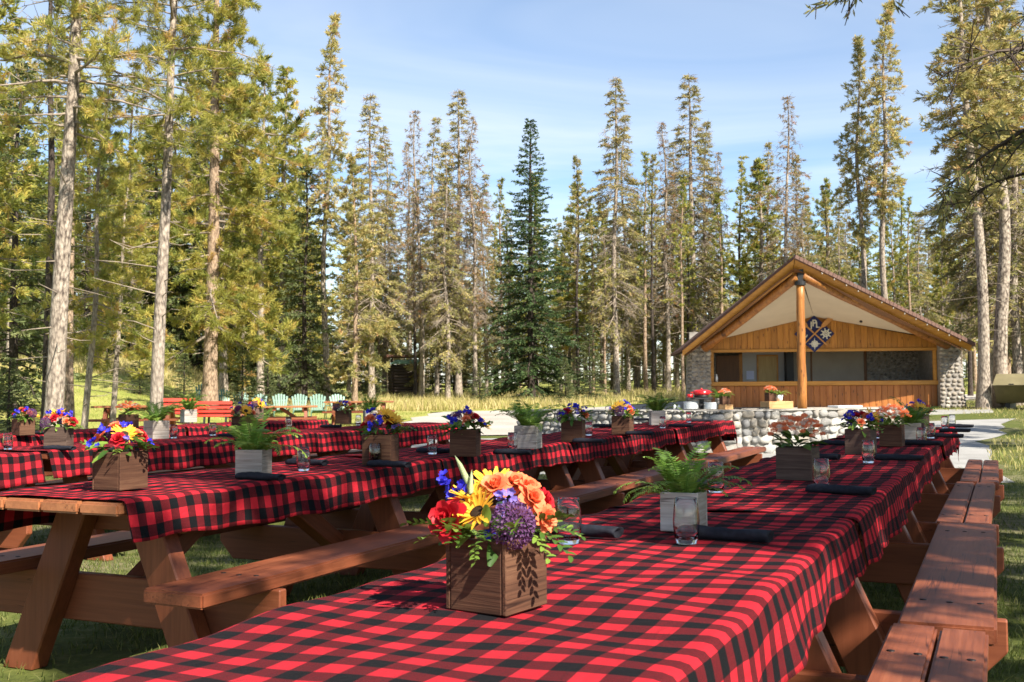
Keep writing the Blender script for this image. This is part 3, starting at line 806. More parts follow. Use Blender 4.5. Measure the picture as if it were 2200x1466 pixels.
for i in range(8):
    a_ = i * math.pi / 4 + 0.2; ca, sa = math.cos(a_), math.sin(a_)
    wheel.append([(ca * 0.02 - sa * 0.014, sa * 0.02 + ca * 0.014), (ca * 0.02 + sa * 0.014, sa * 0.02 - ca * 0.014), (ca * 0.2 + sa * 0.022, sa * 0.2 - ca * 0.022), (ca * 0.2 - sa * 0.022, sa * 0.2 + ca * 0.022)])
emblem('ship_wheel', wheel, 0.41, 0.0)
star = [ringpoly(0.10, 0.125, i * math.pi / 4, (i + 1) * math.pi / 4) for i in range(8)]
for i in range(8):
    a_ = i * math.pi / 4; L_ = 0.23 if i % 2 == 0 else 0.15; ca, sa = math.cos(a_), math.sin(a_)
    star.append([(0, 0), (ca * 0.06 + sa * 0.03, sa * 0.06 - ca * 0.03), (ca * L_, sa * L_), (ca * 0.06 - sa * 0.03, sa * 0.06 + ca * 0.03)])
emblem('compass_rose', star, 0.0, -0.37)
emblem('anchor', [ringpoly(0.13, 0.175, -2.9, -0.25, 10), [(-0.02, -0.16), (0.02, -0.16), (0.02, 0.16), (-0.02, 0.16)], [(-0.09, 0.08), (0.09, 0.08), (0.09, 0.115), (-0.09, 0.115)]], -0.41, 0.0)
bt = setp(link('bottle', lathe_mesh('bottle', [(0, 0), (0.05, 0), (0.05, 0.17), (0.022, 0.22), (0.022, 0.28), (0, 0.28)], M['white'], 12)), 'small white bottle at the left end of the kiosk counter', 'bottle')
bt.location = Matrix.Translation(kiosk.location) @ Matrix.Rotation(K_ROT, 4, 'Z') @ Vector((-3.82, 0.1, 1.02))

# ------------------------------------------------------------------ log hut in the trees
hp = stand(872, 62)
hut = empty('log_hut', hp, R(12), 'small dark log hut with a green capped flat roof among trees', 'hut')
for i in range(11):
    z = 0.08 + i * 0.17
    me = mesh('wall_log', *[(lambda V, Q: (V, [tuple(q) for q in Q] + [tuple(range(8))[::-1], tuple(range(8, 16))]))(*tube_np([(-0.95, 0, 0), (0.95, 0, 0)], [0.09, 0.09], 8))][0], M['hut_log'], smooth=True) if i == 0 else hl
    hl = me
    link('wall_log', me, hut, (0, -0.7, z)); link('wall_log', me, hut, (0, 0.7, z))
    link('wall_log', me, hut, (-0.85, 0, z + 0.05), (0, 0, R(90)), (0.85, 1, 1)); link('wall_log', me, hut, (0.85, 0, z + 0.05), (0, 0, R(90)), (0.85, 1, 1))
link('dark_inside', box_mesh('hut_inside', -0.82, 0.82, -0.66, 0.66, 0, 1.95, M['dark']), hut)
link('roof', box_mesh('hut_roof', -1.2, 1.2, -1.0, 1.0, 2.35, 2.5, M['rust'], bevel=0.02), hut)
link('green_cap', prism_mesh('green_cap', [(-1.0, 1.98), (1.0, 1.98), (0.7, 2.2), (-0.7, 2.2)], 'y', -1.1, -0.5, M['green_metal'], bevel=0.02), hut)
for sx in (-1, 1):
    link('roof_post', box_mesh('roof_post', sx * 0.8 - 0.05, sx * 0.8 + 0.05, -0.05, 0.05, 1.96, 2.348, M['hut_log']), hut)

# ------------------------------------------------------------------ steel waste bin at the right edge
bp = at(2215, 836, 36.5)
wb = empty('waste_bin', (bp.x, bp.y, ground(bp.x, bp.y)), R(-35), 'olive brown steel waste container beside the twin trunks at right', 'container')
link('body', prism_mesh('bin_body', [(-0.30, 0.22), (0.8, 0.22), (0.8, 1.02), (-0.74, 0.82)], 'x', -1.05, 1.15, M['bin'], bevel=0.015), wb)
link('lid', prism_mesh('bin_lid', [(-0.78, 0.825), (0.82, 1.025), (0.82, 1.22), (-0.05, 1.22)], 'x', -1.09, 1.19, M['bin_lid'], bevel=0.015), wb)
for x in (-0.7, 0.8):
    link('skid', box_mesh('skid', x - 0.08, x + 0.08, -0.25, 0.75, 0.0, 0.215, M['dark']), wb)
for x in (-0.55, 0.1):
    link('lid_handle', box_mesh('lid_handle', x, x + 0.16, -0.86, -0.80, 0.84, 0.88, M['dark'], bevel=0.008), wb)
# ------------------------------------------------------------------ trees
def unit(a): return a / (np.linalg.norm(a, axis=-1, keepdims=True) + 1e-9)
def tufts(pos, dirs, size, cards, width, spread, tone, rg):
    """needle tufts: each a burst of slim blades round its shoot -> verts, tris, tone"""
    N = len(pos)
    d = unit(dirs[:, None, :] + rg.normal(0, spread, (N, cards, 3)))
    L = size[:, None] * rg.uniform(0.6, 1.15, (N, cards))
    base = pos[:, None, :] - dirs[:, None, :] * (size[:, None, None] * rg.uniform(0.0, 0.9, (N, cards, 1)))
    side = unit(np.cross(d, rg.normal(0, 1, (N, cards, 3)))) * (width * L / size.mean())[..., None]
    V = np.stack([base - side * 0.5, base + d * L[..., None] * 0.55 + side, base + d * L[..., None], base + d * L[..., None] * 0.5 - side], axis=2).reshape(-1, 3)
    k = N * cards
    Q = np.arange(k * 4).reshape(k, 4)
    tn = np.repeat(np.clip(tone[:, None] + rg.normal(0, 0.07, (N, cards)), 0, 1).reshape(-1), 4)
    return V, Q, tn
def prisms(p0, p1, r0, r1, n=3):
    d = unit(p1 - p0); ref = np.where(np.abs(d[:, 2:3]) > 0.9, np.array([[1.0, 0, 0]]), np.array([[0, 0, 1.0]]))
    A = unit(np.cross(d, ref)); B = np.cross(d, A)
    th = np.arange(n) * 2 * math.pi / n
    off = np.cos(th)[None, :, None] * A[:, None, :] + np.sin(th)[None, :, None] * B[:, None, :]
    V = np.concatenate([p0[:, None, :] + off * r0[:, None, None], p1[:, None, :] + off * r1[:, None, None]], axis=1)
    b = (np.arange(len(p0)) * 2 * n)[:, None, None]
    q = np.array([[j, (j + 1) % n, n + (j + 1) % n, n + j] for j in range(n)])[None]
    return V.reshape(-1, 3), (b + q).reshape(-1, 4)

def make_tree(name, seed, H, r0, cb, Rm, nbr, prof='pine', tsize=0.2, cards=9, width=0.03, spread=0.55, fol='pine', barkm='bark', twigm='twig',
              tone=(0.45, 0.2), elev=(0.1, 0.5), droop=0.25, twigs=7.0, tpt=3, bare=0.0, wob=0.15, lean=(0, 0), side=None, dead=0, trunk_n=9, start=0.25, upt=0.35, stubs=0):
    """returns (trunk mesh, crown mesh). Trunk holds trunk and limbs, crown holds twigs and needles."""
    rg = np.random.default_rng(seed)
    # trunk
    m = 14
    t = np.linspace(0, 1, m)
    ph = rg.uniform(0, 6.28, 4)
    P = np.stack([lean[0] * H * t + wob * np.sin(t * 4 + ph[0]) * t + 0.4 * wob * np.sin(t * 11 + ph[1]) * t,
                  lean[1] * H * t + wob * np.sin(t * 4.5 + ph[2]) * t + 0.4 * wob * np.sin(t * 12 + ph[3]) * t, H * t], axis=1)
    rad = r0 * (1 - t) ** 0.75 + 0.012
    rad[0] *= 1.35; P[0, 2] = -0.15
    TV, TQ = tube_np(P, rad, trunk_n)
    def tp(u):
        x = u * (m - 1); i = np.minimum(int(x), m - 2); fr = x - i
        return P[i] * (1 - fr) + P[i + 1] * fr
    S0, S1, SR0, SR1 = [], [], [], []        # limbs
    W0, W1, WR0, WR1 = [], [], [], []        # twigs
    tpos, tdir, ts, tt = [], [], [], []
    az = rg.uniform(0, 6.28)
    for b in range(nbr):
        u = cb + (1 - cb) * ((b + rg.random()) / nbr) ** (0.9 if prof == 'spruce' else 1.0)
        u = min(u, 0.992)
        q = (u - cb) / (1 - cb)              # 0 crown base .. 1 top
        az += 2.4 + rg.normal(0, 0.5)
        a_ = az
        if side is not None and rg.random() < side[1]: a_ = side[0] + rg.normal(0, 0.7)
        if prof == 'spruce': ln = Rm * (1 - q) ** 0.9 * rg.uniform(0.8, 1.12) + 0.10
        elif prof == 'column': ln = Rm * (0.55 + 0.45 * math.sin(math.pi * min(1, q * 1.1 + 0.1))) * (1 - q ** 5) * rg.uniform(0.55, 1.15)
        else: ln = Rm * (math.sin(math.pi * (0.22 + 0.78 * q) ** 0.8) ** 0.7 if q < 0.98 else 0.2) * rg.uniform(0.45, 1.15)
        if dead or prof != 'spruce': ln *= 0.82 + 0.30 * math.sin(u * H * 1.9 + ph[0] * 3) * math.sin(u * H * 0.7 + ph[1]) + rg.normal(0, 0.08)
        ln = max(ln, 0.12)
        e0 = elev[0] + (elev[1] - elev[0]) * q + rg.normal(0, 0.12)
        k = 5
        p = tp(u).copy(); hd = np.array([math.cos(a_), math.sin(a_), 0.0])
        pts = [p.copy()]; e = e0
        for j in range(k):
            st = ln / k
            d = hd * math.cos(e) + np.array([0, 0, math.sin(e)])
            p = p + d * st + rg.normal(0, 0.02 * ln, 3)
            pts.append(p.copy())
            e += (-droop * (1 - j / k) + (upt if prof == 'spruce' and j > 2 else 0.0)) * (1.2 / k) + rg.normal(0, 0.06)
            hd = unit(hd + np.append(rg.normal(0, 0.09, 2), 0))
        pts = np.array(pts)
        br = min(0.014 + 0.012 * ln, 0.045) * (r0 / 0.16) ** 0.5 * (1 - 0.6 * q)
        rr_ = np.linspace(br, 0.006, k + 1)
        S0.append(pts[:-1]); S1.append(pts[1:]); SR0.append(rr_[:-1]); SR1.append(rr_[1:])
        ndead = rg.random() < bare
        ntw = max(3, int(ln * twigs))
        for j in range(ntw):
            s = start + (1 - start) * (j + rg.random()) / ntw if ntw > 1 else 1.0
            x = min(s, 0.999) * k; i = int(x); fr = x - i
            bp_ = pts[i] * (1 - fr) + pts[i + 1] * fr
            bd = unit(pts[i + 1] - pts[i])
            lat = unit(np.cross(bd, np.array([0, 0, 1.0]))) * (1 if j % 2 else -1)
            if prof == 'spruce':
                td = unit(bd * 0.9 + lat * rg.uniform(0.5, 1.0) + np.array([0, 0, rg.uniform(-0.28, 0.05)]))
                tl = (0.16 + 0.30 * ln * (1 - s) + 0.04 * ln) * rg.uniform(0.7, 1.2)
            else:
                td = unit(bd * rg.uniform(0.3, 1.0) + lat * rg.uniform(0.2, 0.9) + rg.normal(0, 0.45, 3) + np.array([0, 0, rg.uniform(-0.2, 0.75) - (0.5 if dead else 0)]))
                tl = (0.12 + 0.22 * ln * (1 - 0.6 * s)) * rg.uniform(0.6, 1.3)
            e1 = bp_ + td * tl
            W0.append(bp_); W1.append(e1); WR0.append(0.009); WR1.append(0.004)
            if dead:
                for _ in range(dead):
                    s_ = rg.uniform(0.3, 1.0); q0 = bp_ + td * tl * s_
                    q1 = q0 + unit(td + rg.normal(0, 0.8, 3) + np.array([0, 0, -0.25])) * rg.uniform(0.12, 0.34)
                    W0.append(q0); W1.append(q1); WR0.append(0.009); WR1.append(0.005)
            if ndead: continue
            nt_ = tpt if prof != 'spruce' else max(2, int(tl * tpt * 3))
            tb = np.clip(rg.normal(tone[0], tone[1]), 0, 1)
            for n_ in range(nt_):
                s2 = 1.0 - n_ / max(1, nt_) * (0.75 if prof != 'spruce' else 0.95)
                tpos.append(bp_ + td * tl * s2 + rg.normal(0, 0.02, 3)); 
                tdir.append(unit(td + rg.normal(0, 0.25, 3) + (np.array([0, 0, 0.25]) if prof != 'spruce' else 0))); ts.append(tsize * rg.uniform(0.7, 1.2)); tt.append(tb)
    if stubs:                                 # dead snags on the bare trunk
        for _ in range(stubs):
            u = rg.uniform(0.12, max(cb, 0.2)); a_ = rg.uniform(0, 6.28)
            p = tp(u); L_ = rg.uniform(0.3, 1.1)
            q_ = p + np.array([math.cos(a_), math.sin(a_), rg.uniform(-0.3, 0.35)]) * L_
            q2 = q_ + np.array([math.cos(a_ + 0.4), math.sin(a_ + 0.4), rg.uniform(-0.2, 0.5)]) * L_ * 0.5
            W0 += [p, q_]; W1 += [q_, q2]; WR0 += [0.016, 0.01]; WR1 += [0.01, 0.004]
    LV, LQ = prisms(np.concatenate(S0), np.concatenate(S1), np.concatenate(SR0), np.concatenate(SR1), 4)
    tq = np.concatenate([TQ, LQ + len(TV)])
    tm = tri_mesh(name + '_trunk', np.concatenate([TV, LV]), tq, [M[barkm], M[twigm]], matidx=np.concatenate([np.zeros(len(TQ)), np.ones(len(LQ))]), smooth=True)
    WV, WQ = prisms(np.array(W0), np.array(W1), np.array(WR0), np.array(WR1), 3)
    if tpos:
        V, Q, tn = tufts(np.array(tpos), np.array(tdir), np.array(ts), cards, width, spread, np.array(tt), rg)
        AV = np.concatenate([WV, V]); AQ = np.concatenate([WQ, Q + len(WV)]); an = np.concatenate([np.zeros(len(WV)), tn])
        mi = np.concatenate([np.zeros(len(WQ)), np.ones(len(Q))])
    else: AV, AQ, an, mi = WV, WQ, np.zeros(len(WV)), np.zeros(len(WQ))
    cm_ = tri_mesh(name + '_crown', AV, AQ, [M[twigm], M[fol]], an, mi)
    return tm, cm_, H

TV_ = {}
def variant(key, **kw): TV_[key] = make_tree(key, **kw)
# bushy pines, yellow-green
variant('P1', seed=1, H=15, r0=0.17, cb=0.22, Rm=2.2, nbr=115, tone=(0.55, 0.2), cards=12, width=0.021, tsize=0.22, twigs=6.5, tpt=3, bare=0.12, elev=(-0.15, 0.6))
variant('P2', seed=2, H=15, r0=0.16, cb=0.38, Rm=1.9, nbr=100, tone=(0.5, 0.2), cards=12, width=0.021, tsize=0.22, twigs=6.5, tpt=3, bare=0.12, elev=(-0.1, 0.6))
variant('G1', seed=3, H=14, r0=0.15, cb=0.12, Rm=2.3, nbr=135, fol='gold', tone=(0.5, 0.2), cards=12, width=0.021, tsize=0.21, twigs=6.5, tpt=3, bare=0.15, elev=(-0.2, 0.6), barkm='bark_tan')
# thin dying pines
variant('D1', seed=11, H=17, r0=0.15, cb=0.24, Rm=2.3, nbr=150, prof='spruce', fol='gold', tone=(0.5, 0.22), cards=9, width=0.022, tsize=0.18, twigs=9, tpt=1, bare=0.42, elev=(-0.55, 0.35), droop=0.55, dead=3, upt=0.0)
variant('D2', seed=12, H=17, r0=0.14, cb=0.28, Rm=1.9, nbr=140, prof='column', fol='rusty', tone=(0.5, 0.25), cards=9, width=0.02, tsize=0.17, twigs=8, tpt=1, bare=0.5, elev=(-0.5, 0.3), droop=0.6, dead=3, wob=0.3)
variant('D3', seed=13, H=16, r0=0.13, cb=0.18, Rm=2.3, nbr=150, prof='spruce', fol='gold', tone=(0.42, 0.2), cards=9, width=0.022, tsize=0.18, twigs=7.5, tpt=2, bare=0.25, elev=(-0.55, 0.35), droop=0.55, dead=3, upt=0.0, wob=0.3)
# tall narrow tufted pines
variant('C1', seed=21, H=19, r0=0.17, cb=0.42, Rm=1.35, nbr=135, prof='column', fol='gold', tone=(0.5, 0.2), cards=12, width=0.021, tsize=0.23, twigs=7.5, tpt=2, bare=0.1, elev=(-0.5, 0.35), droop=0.5, stubs=10, wob=0.35)
variant('C2', seed=22, H=19, r0=0.16, cb=0.46, Rm=1.25, nbr=125, prof='column', fol='gold', tone=(0.55, 0.2), cards=12, width=0.021, tsize=0.23, twigs=7.5, tpt=2, bare=0.1, elev=(-0.5, 0.35), droop=0.5, stubs=10, wob=0.4)
# slim straight forest pines, foliage high up
variant('K1', seed=31, H=16, r0=0.13, cb=0.42, Rm=1.2, nbr=75, fol='pine', tone=(0.45, 0.2), cards=10, width=0.024, tsize=0.21, twigs=6.5, tpt=2, bare=0.15, stubs=14, barkm='bark_tan')
variant('K2', seed=32, H=16, r0=0.12, cb=0.50, Rm=1.1, nbr=65, fol='gold', tone=(0.42, 0.22), cards=10, width=0.024, tsize=0.21, twigs=6.5, tpt=2, bare=0.25, stubs=16, barkm='bark_dark')
variant('K3', seed=33, H=16, r0=0.13, cb=0.18, Rm=1.35, nbr=100, fol='pine', tone=(0.48, 0.18), cards=10, width=0.024, tsize=0.21, twigs=6.5, tpt=2, bare=0.1, elev=(-0.3, 0.6), barkm='bark_dark')
# spruces
variant('S1', seed=41, H=15.5, r0=0.20, cb=0.03, Rm=3.15, nbr=215, prof='spruce', fol='spruce', barkm='bark_dark', twigm='twig_dark', tone=(0.5, 0.2), cards=6, width=0.030, tsize=0.17, spread=0.4, twigs=7.5, tpt=2.6, elev=(-0.25, 0.55), droop=0.35, start=0.12, wob=0.05)
variant('S2', seed=42, H=6.0, r0=0.08, cb=0.03, Rm=1.5, nbr=95, prof='spruce', fol='bluegreen', barkm='bark_dark', twigm='twig_dark', tone=(0.45, 0.2), cards=6, width=0.026, tsize=0.15, spread=0.4, twigs=8, tpt=2.6, elev=(-0.1, 0.55), droop=0.3, start=0.1, wob=0.05)
variant('S3', seed=43, H=13.0, r0=0.15, cb=0.05, Rm=2.5, nbr=140, prof='spruce', fol='bluegreen', barkm='bark_dark', twigm='twig_dark', tone=(0.42, 0.2), cards=6, width=0.034, tsize=0.20, spread=0.45, twigs=6.5, tpt=2.3, elev=(-0.2, 0.5), droop=0.35, start=0.15)
# near pines, finer needles
variant('N1', seed=51, H=15, r0=0.19, cb=0.46, Rm=2.3, nbr=85, start=0.12, fol='pine', tone=(0.6, 0.18), cards=20, width=0.0065, tsize=0.17, twigs=8, tpt=4, bare=0.12, elev=(-0.1, 0.5), lean=(0.02, 0.0), stubs=10, trunk_n=16, wob=0.08)
variant('N2', seed=52, H=14, r0=0.135, cb=0.42, Rm=2.0, nbr=85, start=0.12, fol='pine', tone=(0.58, 0.18), cards=20, width=0.0065, tsize=0.17, twigs=8, tpt=4, bare=0.15, elev=(-0.2, 0.5), lean=(0.016, 0.0), stubs=14, trunk_n=16, wob=0.10)
variant('N3', seed=53, H=17, r0=0.235, cb=0.15, Rm=3.3, nbr=100, fol='pine', tone=(0.63, 0.18), cards=18, width=0.0105, tsize=0.20, twigs=8.5, tpt=5, bare=0.06, start=0.12, elev=(-0.45, 0.4), droop=0.15, lean=(0.012, 0.0), side=(0.0, 0.45), stubs=6, trunk_n=16, wob=0.1, barkm='bark_tan')
variant('N4', seed=54, H=9, r0=0.085, cb=0.30, Rm=1.8, nbr=75, fol='pine', tone=(0.63, 0.18), cards=16, width=0.009, tsize=0.18, twigs=7, tpt=4, bare=0.12, elev=(-0.2, 0.5), lean=(0.05, 0.0), stubs=8, trunk_n=12)
variant('N5', seed=55, H=16, r0=0.22, cb=0.24, Rm=3.3, nbr=110, fol='gold', tone=(0.45, 0.2), cards=10, width=0.016, tsize=0.17, twigs=8.0, tpt=2, bare=0.55, elev=(-0.3, 0.5), droop=0.45, dead=3, stubs=10, barkm='bark_dark', twigm='twig_dark')

TREE_N = {'spruce': 'spruce_tree', 'pine': 'pine_tree', 'dead': 'dying_pine_tree'}
def tree(key, x, y, H, rz, label, group=None, fat=1.0, tilt=(0, 0)):
    tm, cm_, H0 = TV_[key]
    nm = 'spruce_tree' if key[0] == 'S' else 'dying_pine_tree' if key[0] == 'D' else 'pine_tree'
    o = empty(nm, (x, y, ground(x, y)), rz, label, 'tree', group)
    s = H / H0
    o.scale = (s * fat, s * fat, s)
    o.rotation_euler = (tilt[0], tilt[1], rz)
    link('trunk', tm, o); link('crown', cm_, o)
    return o
def tree_px(key, x, depth, top, label, group=None, fat=1.0, rz=None, tilt=(0, 0)):
    """tree whose foot stands under photo column x at a depth and whose top reaches photo row top"""
    p = stand(x, depth)
    H = at(x, top, depth).z - p.z
    rz = rz if rz is not None else (x * 0.7) % 6.28
    return tree(key, p.x, p.y, H, rz, label, group, fat, tilt)

FR = [
 # key, foot x, depth, top y, fat, label
 ('N1', 112, 17.5, -560, 1.0, 'thick pale barked pine with bare lower trunk nearest the left tables', 0.0),
 ('K2', 98, 23, -300, 1.0, 'dark slim pine trunk close behind the thick pale barked pine', None),
 ('N2', 333, 18, -420, 1.0, 'pale straight pine rising just left of the red benches', 0.6),
 ('N3', 450, 36, -240, 1.0, 'large spreading pine with yellow green boughs behind the red benches', 0.0),
 ('N4', 240, 23, 330, 1.0, 'short slim pine standing midway between the two pale trunks', 1.0),
 ('N4', 178, 21, 180, 0.9, 'leaning thin pine just right of the thick pale barked pine', 0.2),
 ('K1', 150, 27, -60, 1.1, 'dark trunked pine behind the leaning thin pine at left', None),
 ('S3', 30, 30, 120, 1.1, 'dense silvery green spruce filling the left edge', None),
 ('P1', -60, 26, -200, 1.0, 'bushy pine overhanging the upper left corner', None),
 ('S3', 655, 46, 330, 0.9, 'dark green spruce behind the spreading pine near the mint chairs', None),
 ('P2', 560, 44, 120, 1.0, 'bushy green pine just behind the spreading pine on its right', None),
 ('G1', 762, 44, 330, 1.05, 'full yellow pine on the bank above the right bare table', None),
 ('C2', 702, 46, 18, 0.95, 'tall loose topped pine left of the full yellow pine', None),
 ('D1', 798, 52, 190, 1.15, 'grey brown pine with ragged top right of the full yellow pine', None),
 ('D2', 905, 55, 228, 1.0, 'dark trunked dying pine just right of the log hut', None),
 ('D3', 962, 53, 300, 1.1, 'golden brown pine between the log hut and the dark spruce', None),
 ('D1', 985, 60, 182, 1.2, 'tallest grey dying pine left of the dark spruce', None),
 ('D3', 1045, 62, 370, 1.0, 'short grey pine touching the left flank of the dark spruce', None),
 ('S1', 1142, 52, 252, 1.0, 'dark green conical spruce in the middle of the clearing edge', None),
 ('K2', 1242, 58, 335, 1.0, 'slim green pine just right of the dark conical spruce', None),
 ('D1', 1325, 53, 155, 1.1, 'tall dying pine with bare twiggy top, second from the dark spruce', None),
 ('K1', 1300, 57, 470, 1.0, 'thin orange trunked pine left of the tall twiggy dying pine', None),
 ('D3', 1372, 62, 420, 1.0, 'yellowish thin pine right of the tall twiggy dying pine', None),
 ('K2', 1405, 56, 330, 1.0, 'near black slender trunk left of the rusty topped pine', None),
 ('D2', 1436, 58, 258, 1.1, 'rusty topped pine between two taller grey pines', None),
 ('D1', 1492, 60, 150, 1.25, 'tall grey spire shaped dying pine left of the kiosk', None),
 ('K1', 1468, 52, 380, 0.95, 'pale trunked pine standing right behind the plates on the wall', None),
 ('K3', 1598, 64, 330, 1.1, 'green topped pine above the left slope of the kiosk roof', None),
 ('D2', 1690, 58, 198, 1.05, 'bent topped dying pine rising behind the kiosk gable', None),
 ('P2', 1782, 66, 385, 0.95, 'short grey green pine behind the kiosk, left of the twin pines', None),
 ('C1', 1858, 50, 62, 1.0, 'left one of the twin tall tufted pines behind the kiosk', None),
 ('C2', 1912, 49, -6, 1.05, 'right one of the twin tall tufted pines behind the kiosk', None),
 ('P1', 1925, 60, 430, 0.75, 'low yellow pine at the foot of the twin tall pines', None),
 ('D3', 1975, 66, 452, 0.9, 'thin bare topped pine right of the twin tall pines', None),
 ('P2', 2030, 63, 480, 0.9, 'small green pine beyond the right eave of the kiosk', None),
 ('C1', 2112, 37, -190, 1.3, 'brown tufted pine, left of the two trunks beside the waste bin', 2.0),
 ('C2', 2150, 37.6, -260, 1.5, 'brown tufted pine, right of the two trunks beside the waste bin', 4.0),
 ('P1', 2205, 46, 60, 1.0, 'green pine at the right edge behind the waste bin', None),
 ('K3', 2085, 52, 300, 1.0, 'dark green pine behind the trunks right of the kiosk', None),
 ('D2', 2068, 46, 520, 0.8, 'slim reddish trunk standing alone right of the kiosk', None),
 # slender fillers of the front row
 ('D3', 2128, 42, -170, 1.15, 'drooping golden brown pine behind the two trunks beside the waste bin', 1.2),
 ('D3', 2188, 40, -120, 1.2, 'drooping golden brown pine at the right edge above the waste bin', 3.4),
 ('G1', 2165, 47, 150, 0.9, 'low branched yellow pine right behind the waste bin', 0.4),
 ('D3', 826, 66, 265, 0.95, 'slender golden pine left of the dark trunked dying pine', None),
 ('D2', 880, 69, 300, 0.9, 'wispy grey pine rising above the log hut', None),
 ('D3', 938, 60, 245, 0.9, 'narrow grey pine between the two dying pines right of the hut', None),
 ('D2', 1020, 58, 240, 1.0, 'grey pine leaning on the tallest dying pine left of the spruce', None),
 ('K1', 1080, 66, 380, 1.0, 'pale pine just visible behind the left side of the dark spruce', None),
 ('K1', 1275, 60, 420, 1.0, 'slim pale trunk between the dark spruce and the tall twiggy pine', None),
 ('D3', 1350, 60, 240, 0.9, 'golden pine close behind the tall twiggy dying pine', None),
 ('K1', 1388, 57, 320, 1.0, 'bright orange slender trunk midway between spruce and kiosk', None),
 ('D3', 1455, 63, 300, 1.0, 'soft golden pine left of the grey spire shaped pine', None),
 ('D3', 1528, 62, 255, 1.0, 'grey green pine touching the grey spire shaped pine on its right', None),
 ('D2', 1560, 66, 320, 0.9, 'twiggy pine above the left eave of the kiosk', None),
 ('K2', 1636, 64, 345, 1.0, 'dark slim pine left of the bent topped pine', None),
 ('D3', 1662, 63, 300, 0.9, 'feathery pine left of the kiosk peak', None),
 ('K2', 1722, 66, 330, 1.0, 'dark slim pine just right of the bent topped pine', None),
 ('D3', 1815, 62, 400, 0.9, 'feathery pine at the foot of the left twin pine', None),
 ('K1', 1960, 58, 420, 1.0, 'pale slim pine right behind the right twin pine', None),
]
for key, x, dz, top, fat, lab, rz in FR: tree_px(key, x, dz, top, lab, None, fat, rz, (0, 0.02 if x < 700 and dz < 25 else 0))
SM = [(520, 36, 745, 'small blue green spruce behind the red benches'), (575, 39, 770, 'low spruce sapling behind the mint chairs'), (20, 24, 770, 'round silvery bush at the far left edge'),
      (1268, 50, 700, 'young spruce just right of the dark conical spruce'), (1215, 48, 770, 'smallest spruce sapling at the right foot of the conical spruce'), (1030, 49, 790, 'low spruce sapling at the left foot of the conical spruce'),
      (1400, 60, 760, 'spruce sapling among the slim trunks left of the kiosk'), (930, 64, 760, 'spruce sapling right of the log hut'), (800, 60, 745, 'spruce sapling left of the log hut'),
      (700, 52, 770, 'spruce sapling under the tall loose topped pine'), (395, 34, 760, 'dark spruce sapling between the pale pine and the spreading pine'), (300, 38, 740, 'spruce sapling in the shade left of the pale pine'),
      (2045, 60, 700, 'spruce sapling behind the right end of the kiosk'), (1345, 58, 790, 'low bush between the slim trunks')]
for x, dz, top, lab in SM: tree_px('S2', x, dz, top, lab, None, 1.25 if dz > 30 else 1.6)

# the wood behind: row upon row of slim pines
rr = random.Random(77)
GR = 'slim pines deep in the wood'
cnt = 0
for ring, (d0, d1, n_) in enumerate(((58, 70, 50), (70, 88, 54), (88, 120, 54))):
    for i in range(n_):
        x = -260 + (i + rr.random()) / n_ * 2660
        dz = rr.uniform(d0, d1)
        key = rr.choice(['K1', 'K2', 'K3', 'K3', 'P2', 'D3', 'P1'] if x > 650 else ['K3', 'P1', 'P2', 'S3', 'K3'])
        topz = rr.uniform(9.5, 13.5) if x > 650 else rr.uniform(13, 19)
        p = stand(x, dz)
        tree(key, p.x, p.y, topz + (dz - 58) * 0.035, rr.uniform(0, 6.28), 'slim pine deep in the wood behind the front row of trees', GR, rr.uniform(0.95, 1.3))
for i in range(70):                       # undergrowth that closes the view between the trunks
    x = -60 + (i + rr.random()) / 70 * 2360; dz = rr.uniform(60, 105); p = stand(x, dz)
    tree('S2' if i % 3 == 0 else 'G1' if i % 3 == 1 else 'P1', p.x, p.y, rr.uniform(2.4, 6.0), rr.uniform(0, 6.28), 'young conifer in the undergrowth between the slim trunks', 'undergrowth conifers', rr.uniform(1.4, 2.0))
for i in range(64):
    x = -60 + (i + rr.random()) / 64 * 2360; dz = rr.uniform(118, 150); p = stand(x, dz)
    tree(rr.choice(['K3', 'S3', 'P1']), p.x, p.y, rr.uniform(13, 17), rr.uniform(0, 6.28), 'farthest pine closing the view at the back of the wood', 'farthest pines of the wood', rr.uniform(1.3, 1.8))
for i in range(14):                       # left wood, closer
    x = -60 + i * 50 + rr.uniform(-20, 20); dz = rr.uniform(47, 60); p = stand(x, dz)
    tree(rr.choice(['S3', 'K3', 'P2', 'P1']), p.x, p.y, rr.uniform(10, 17), rr.uniform(0, 6.28), 'green tree in the dark thicket behind the left meadow', 'trees of the left thicket', rr.uniform(0.95, 1.2))
# pines standing beside and behind the camera; they shade the tables
SH = [('N5', 6.75, 10.9, 15.5, 2.6, 1.0, 'near pine with bare arching twigs reaching in from the upper right'),]
for key, x, y, H, rz, fat, lab in SH: tree(key, x, y, H, rz, lab, None, fat)
OFF = [('P1', 5.15, -0.35, 15, 0.5, 1.0), ('P2', 7.0, 1.1, 15, 2.2, 1.1), ('P1', 8.7, 2.4, 15, 1.0, 1.1), ('P2', 11.5, 4.6, 15, 1.0, 1.1), ('P1', 13.6, 15.4, 15, 2.0, 1.0), ('P2', 16.2, 20.0, 15, 4.0, 1.1)]
for key, x, y, H, rz, fat in OFF: tree(key, x, y, H, rz, 'tall pine out of view beside the tables, casting dappled shade', 'pines beside the picnic ground', fat)
